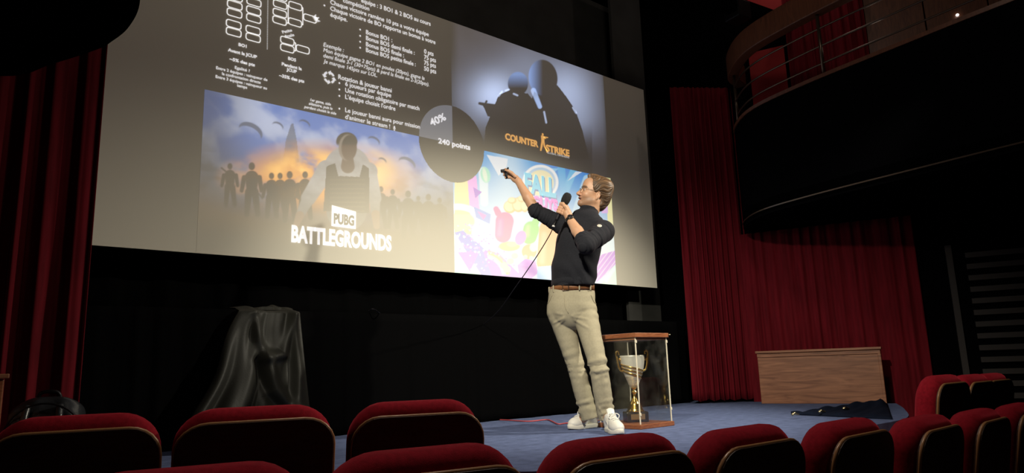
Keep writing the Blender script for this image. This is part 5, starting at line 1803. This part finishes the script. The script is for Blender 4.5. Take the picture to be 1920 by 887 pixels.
# ---------------- shoes
def shoe(heel, toe, lab):
    d = (toe - heel)[:2]; d = d / np.linalg.norm(d)
    X3 = np.array([d[0], d[1], 0]); Y3 = np.array([-d[1], d[0], 0])
    LEN = .292
    c0_ = (heel + toe) / 2 - X3 * LEN / 2; c0_[2] = 0
    RS = np.stack([X3, Y3, UP])
    W = lambda x, y, z: c0_ + X3 * x + Y3 * y + UP * z
    S = Field(np.minimum(heel, toe) - .12, np.maximum(heel, toe) + np.array([.12, .12, .2]), .0035)
    S.ell(W(.225, 0, .040), RS, (.062, .044, .036), .01)
    S.ell(W(.19, 0, .046), RS, (.08, .042, .042), .02)
    S.cone(W(.175, 0, .060), W(.105, 0, .085), .036, .037, .02)
    S.ell(W(.055, 0, .055), RS, (.050, .037, .060), .02)
    S.cone(W(.06, 0, .075), W(.085, 0, .098), .038, .040, .015)
    S.cut(lambda G: .018 - G[..., 2])
    S.cone(W(.068, 0, .112), W(.074, 0, .16), .034, .040, .004, op='sub')
    V, Q = S.mesh(); V = relax(V, Q, 2, .5)
    r = link_np('shoe', V, Q, MT['shoe'], man)
    # sole
    n = 40; prof = []
    for i in range(n):
        a = 2 * math.pi * i / n
        cx = math.cos(a); sy = math.sin(a)
        x = .146 + .146 * math.copysign(abs(cx) ** .8, cx)
        wdt = .040 + .010 * math.exp(-((x - .205) / .06) ** 2) - .004 * math.exp(-((x - .12) / .04) ** 2)
        prof.append((x, wdt * math.copysign(abs(sy) ** .75, sy)))
    Vs, Fs = [], []
    lv = [(.0, .985), (.004, 1.02), (.024, 1.02), (.029, .985)]
    for z, k in lv:
        Vs += [W(.146 + (x - .146) * k, y * k, z + .004 + (.008 * max(0, (x - .23) / .06) if z > .01 else .006 * max(0, (x - .24) / .05))) for x, y in prof]
    for k in range(3): Fs += [(k * n + i, k * n + (i + 1) % n, (k + 1) * n + (i + 1) % n, (k + 1) * n + i) for i in range(n)]
    Fs += [tuple(range(n))[::-1], tuple(3 * n + i for i in range(n))]
    MB().add([v - UP * .003 for v in Vs], Fs).build('shoe_sole', MT['sole'], r, True)
    # tongue
    TT = []
    for k in range(6):
        t = k / 5
        for i in range(9):
            yy = (i / 8 - .5) * 2
            TT.append(W(.140 - .052 * t, yy * (.024 + .004 * t), .098 + .062 * t - .010 * yy * yy - .004 * math.sin(t * 3)))
    o = link_np('shoe_tongue', np.array(TT), grid_faces(9, 6), MT['shoe'], r); o.modifiers.new('thick', 'SOLIDIFY').thickness = .006
    # laces
    def surf(x, y):
        q_ = BVHTree.FromPolygons([tuple(v) for v in V], [tuple(map(int, t)) for t in Q]) if not hasattr(surf, 'b') else surf.b
        surf.b = q_
        l_, n_, _, _ = q_.ray_cast(Vector(W(x, y, .3)), Vector((0, 0, -1)))
        return np.array(l_) + UP * .003 if l_ is not None else W(x, y, .1)
    for k in range(6):
        x = .118 + k * .0165
        a = -1 if k % 2 else 1
        MB().tube([surf(x, -.024 * a), surf(x + .004, -.012 * a) + UP * .002, surf(x + .007, 0) + UP * .003, surf(x + .010, .012 * a) + UP * .002, surf(x + .012, .024 * a)], .0032, 6).build('shoe_lace', MT['lace'], r, True)
    kb = W(.128, 0, .112)
    for sg in (-1, 1):
        MB().tube(catmull([kb, kb + X3 * .012 + Y3 * sg * .020 + UP * .014, kb + X3 * .030 + Y3 * sg * .038 + UP * .004, kb + X3 * .034 + Y3 * sg * .030 - UP * .016, kb + X3 * .010 + Y3 * sg * .010], 6), .0028, 6).build('lace_bow', MT['lace'], r, True)
    # heel tab and side perforation stripes
    MB().box(W(.006, 0, .082), (.004, .018, .017), np.stack([X3, Y3, UP], 1)).build('heel_tab', MT['sole'], r, bevel=.003)
    for sg in (-1, 1):
        for k in range(3):
            p0 = [W(.120 + k * .018 - .024 * t, sg * .08, .045 + .045 * t) for t in (0, .33, .66, 1)]
            L_ = []
            for p_ in p0:
                l_, n_, _, _ = surf.b.ray_cast(Vector(p_), Vector(-Y3 * sg))
                if l_ is not None: L_.append(np.array(l_) + np.array(n_) * .0008)
            if len(L_) > 2: MB().tube(L_, .0016, 5).build('side_stitch', MT['sole'], r, True)
    return r


shoe(fR0, fR1, 'r'); shoe(fL0, fL1, 'l')

# ---------------- watch
wd = (wrL - elL) / np.linalg.norm(wrL - elL)
wc = elL + (wrL - elL) * .93
ws = np.cross(wd, -HF); ws /= np.linalg.norm(ws); wn = np.cross(ws, wd)
if wn @ HF > 0: wn = -wn
WV = []
nw = 36
for k, (t, o) in enumerate([(-.010, 0), (-.010, .004), (.010, .004), (.010, 0)]):
    for i in range(nw):
        a = 2 * math.pi * i / nw
        WV.append(wc + wd * t + (ws * math.cos(a) + wn * math.sin(a)) * (.0295 + o))
wt = link_np('watch', np.array(WV), np.array([(k * nw + i, k * nw + (i + 1) % nw, (k + 1) * nw + (i + 1) % nw, (k + 1) * nw + i) for k in range(3) for i in range(nw)]), MT['watch'], man)
fdir = wn * .93 + ws * .25; fdir /= np.linalg.norm(fdir)
xx = np.cross(wd, fdir); RWt = np.stack([xx, np.cross(fdir, xx), fdir], 1)
MB().lathe(wc + fdir * .032, [(.0001, -.006), (.020, -.006), (.021, .003), (.019, .0055), (.0001, .0056)], 30, RWt).build('watch_case', MT['watch'], wt, True)
MB().lathe(wc + fdir * .0378, [(.0001, -.001), (.016, -.001), (.016, .0006), (.0001, .0008)], 30, RWt).build('watch_dial', MT['plastic'], wt, True)
MB().tube([wc + fdir * .0385 + .0175 * (xx * math.cos(a) + RWt[:, 1] * math.sin(a)) for a in np.linspace(0, 2 * math.pi, 25)], .0011, 5, False).build('watch_bezel', MT['frame'], wt, True)

# ================================================================== MICROPHONE, ITS CABLE, THE REMOTE
mic = empty('microphone', tuple(mB), 'black handheld microphone held before the face of the presenter', 'microphone')
Zm = -mdir; Xm = np.cross(UP, Zm); Xm /= np.linalg.norm(Xm); Rm = np.stack([Xm, np.cross(Zm, Xm), Zm], 1)
MB().lathe(mA, [(.0005, -.050), (.018, -.048), (.028, -.036), (.032, -.014), (.032, .010), (.028, .028), (.018, .039), (.0005, .042)], 32, Rm).build('foam_windshield', MT['foam'], mic, True)
hl = np.linalg.norm(mB - mA)
MB().lathe(mA, [(.0005, -.040), (.015, -.040), (.0165, -.06), (.0125, -hl + .01), (.011, -hl), (.0005, -hl)], 24, Rm).build('handle', MT['plastic'], mic, True)
MB().lathe(mB, [(.0005, .004), (.009, .003), (.0095, -.045), (.006, -.055), (.0005, -.056)], 20, Rm).build('cable_plug', MT['brass'] if False else MT['darkmetal'], mic, True)
MB().lathe(mB + mdir * .048, [(.0005, .006), (.0102, .005), (.0102, -.005), (.0005, -.006)], 18, Rm).build('plug_collar', MT['white'], mic, True)
pts = [mB + mdir * .05, PP(1031, 440, -.15), PP(1012, 472, -.05), PP(990, 505, .15), PP(962, 545, .45), PP(932, 586, .8), PP(895, 616, 1.1), PP(850, 636, 1.25), PP(800, 641, 1.3), PP(755, 628, 1.3)]
end = np.array([at_y(706, 588, 4.80)[0], 4.79, pz + .012])
cpts = catmull(pts + [end, end + np.array([-.05, .05, .004])], 8)
cab_ = MB().tube(cpts, .0036, 6).build('microphone_cable', MT['plastic'], None, True)
tag(cab_, 'thin black cable hanging from the microphone towards the black platform', 'cable')

rem = empty('remote', tuple(remote_c), 'small dark handheld remote in the pointing hand', 'remote')
r0_, r1_ = PP(939, 321, .095), PP(953, 319.5, .095)
rdir = (r1_ - r0_) / np.linalg.norm(r1_ - r0_); ru = np.cross(HF, rdir); RRm = np.stack([rdir, HF - rdir * (HF @ rdir), ru], 1)
MB().box((r0_ + r1_) / 2, (.030, .012, .012), RRm).build('remote_body', MT['plastic'], rem, bevel=.006)
MB().tube([PP(949, 322, .092), PP(948.5, 328, .09), PP(950, 335, .09)], [.013, .012, .009], 8).build('wrist_strap', MT['plastic'], rem, True)
MB().tube([PP(951, 319, .09), PP(953, 314, .09)], [.010, .006], 8).build('button_end', MT['plastic'], rem, True)
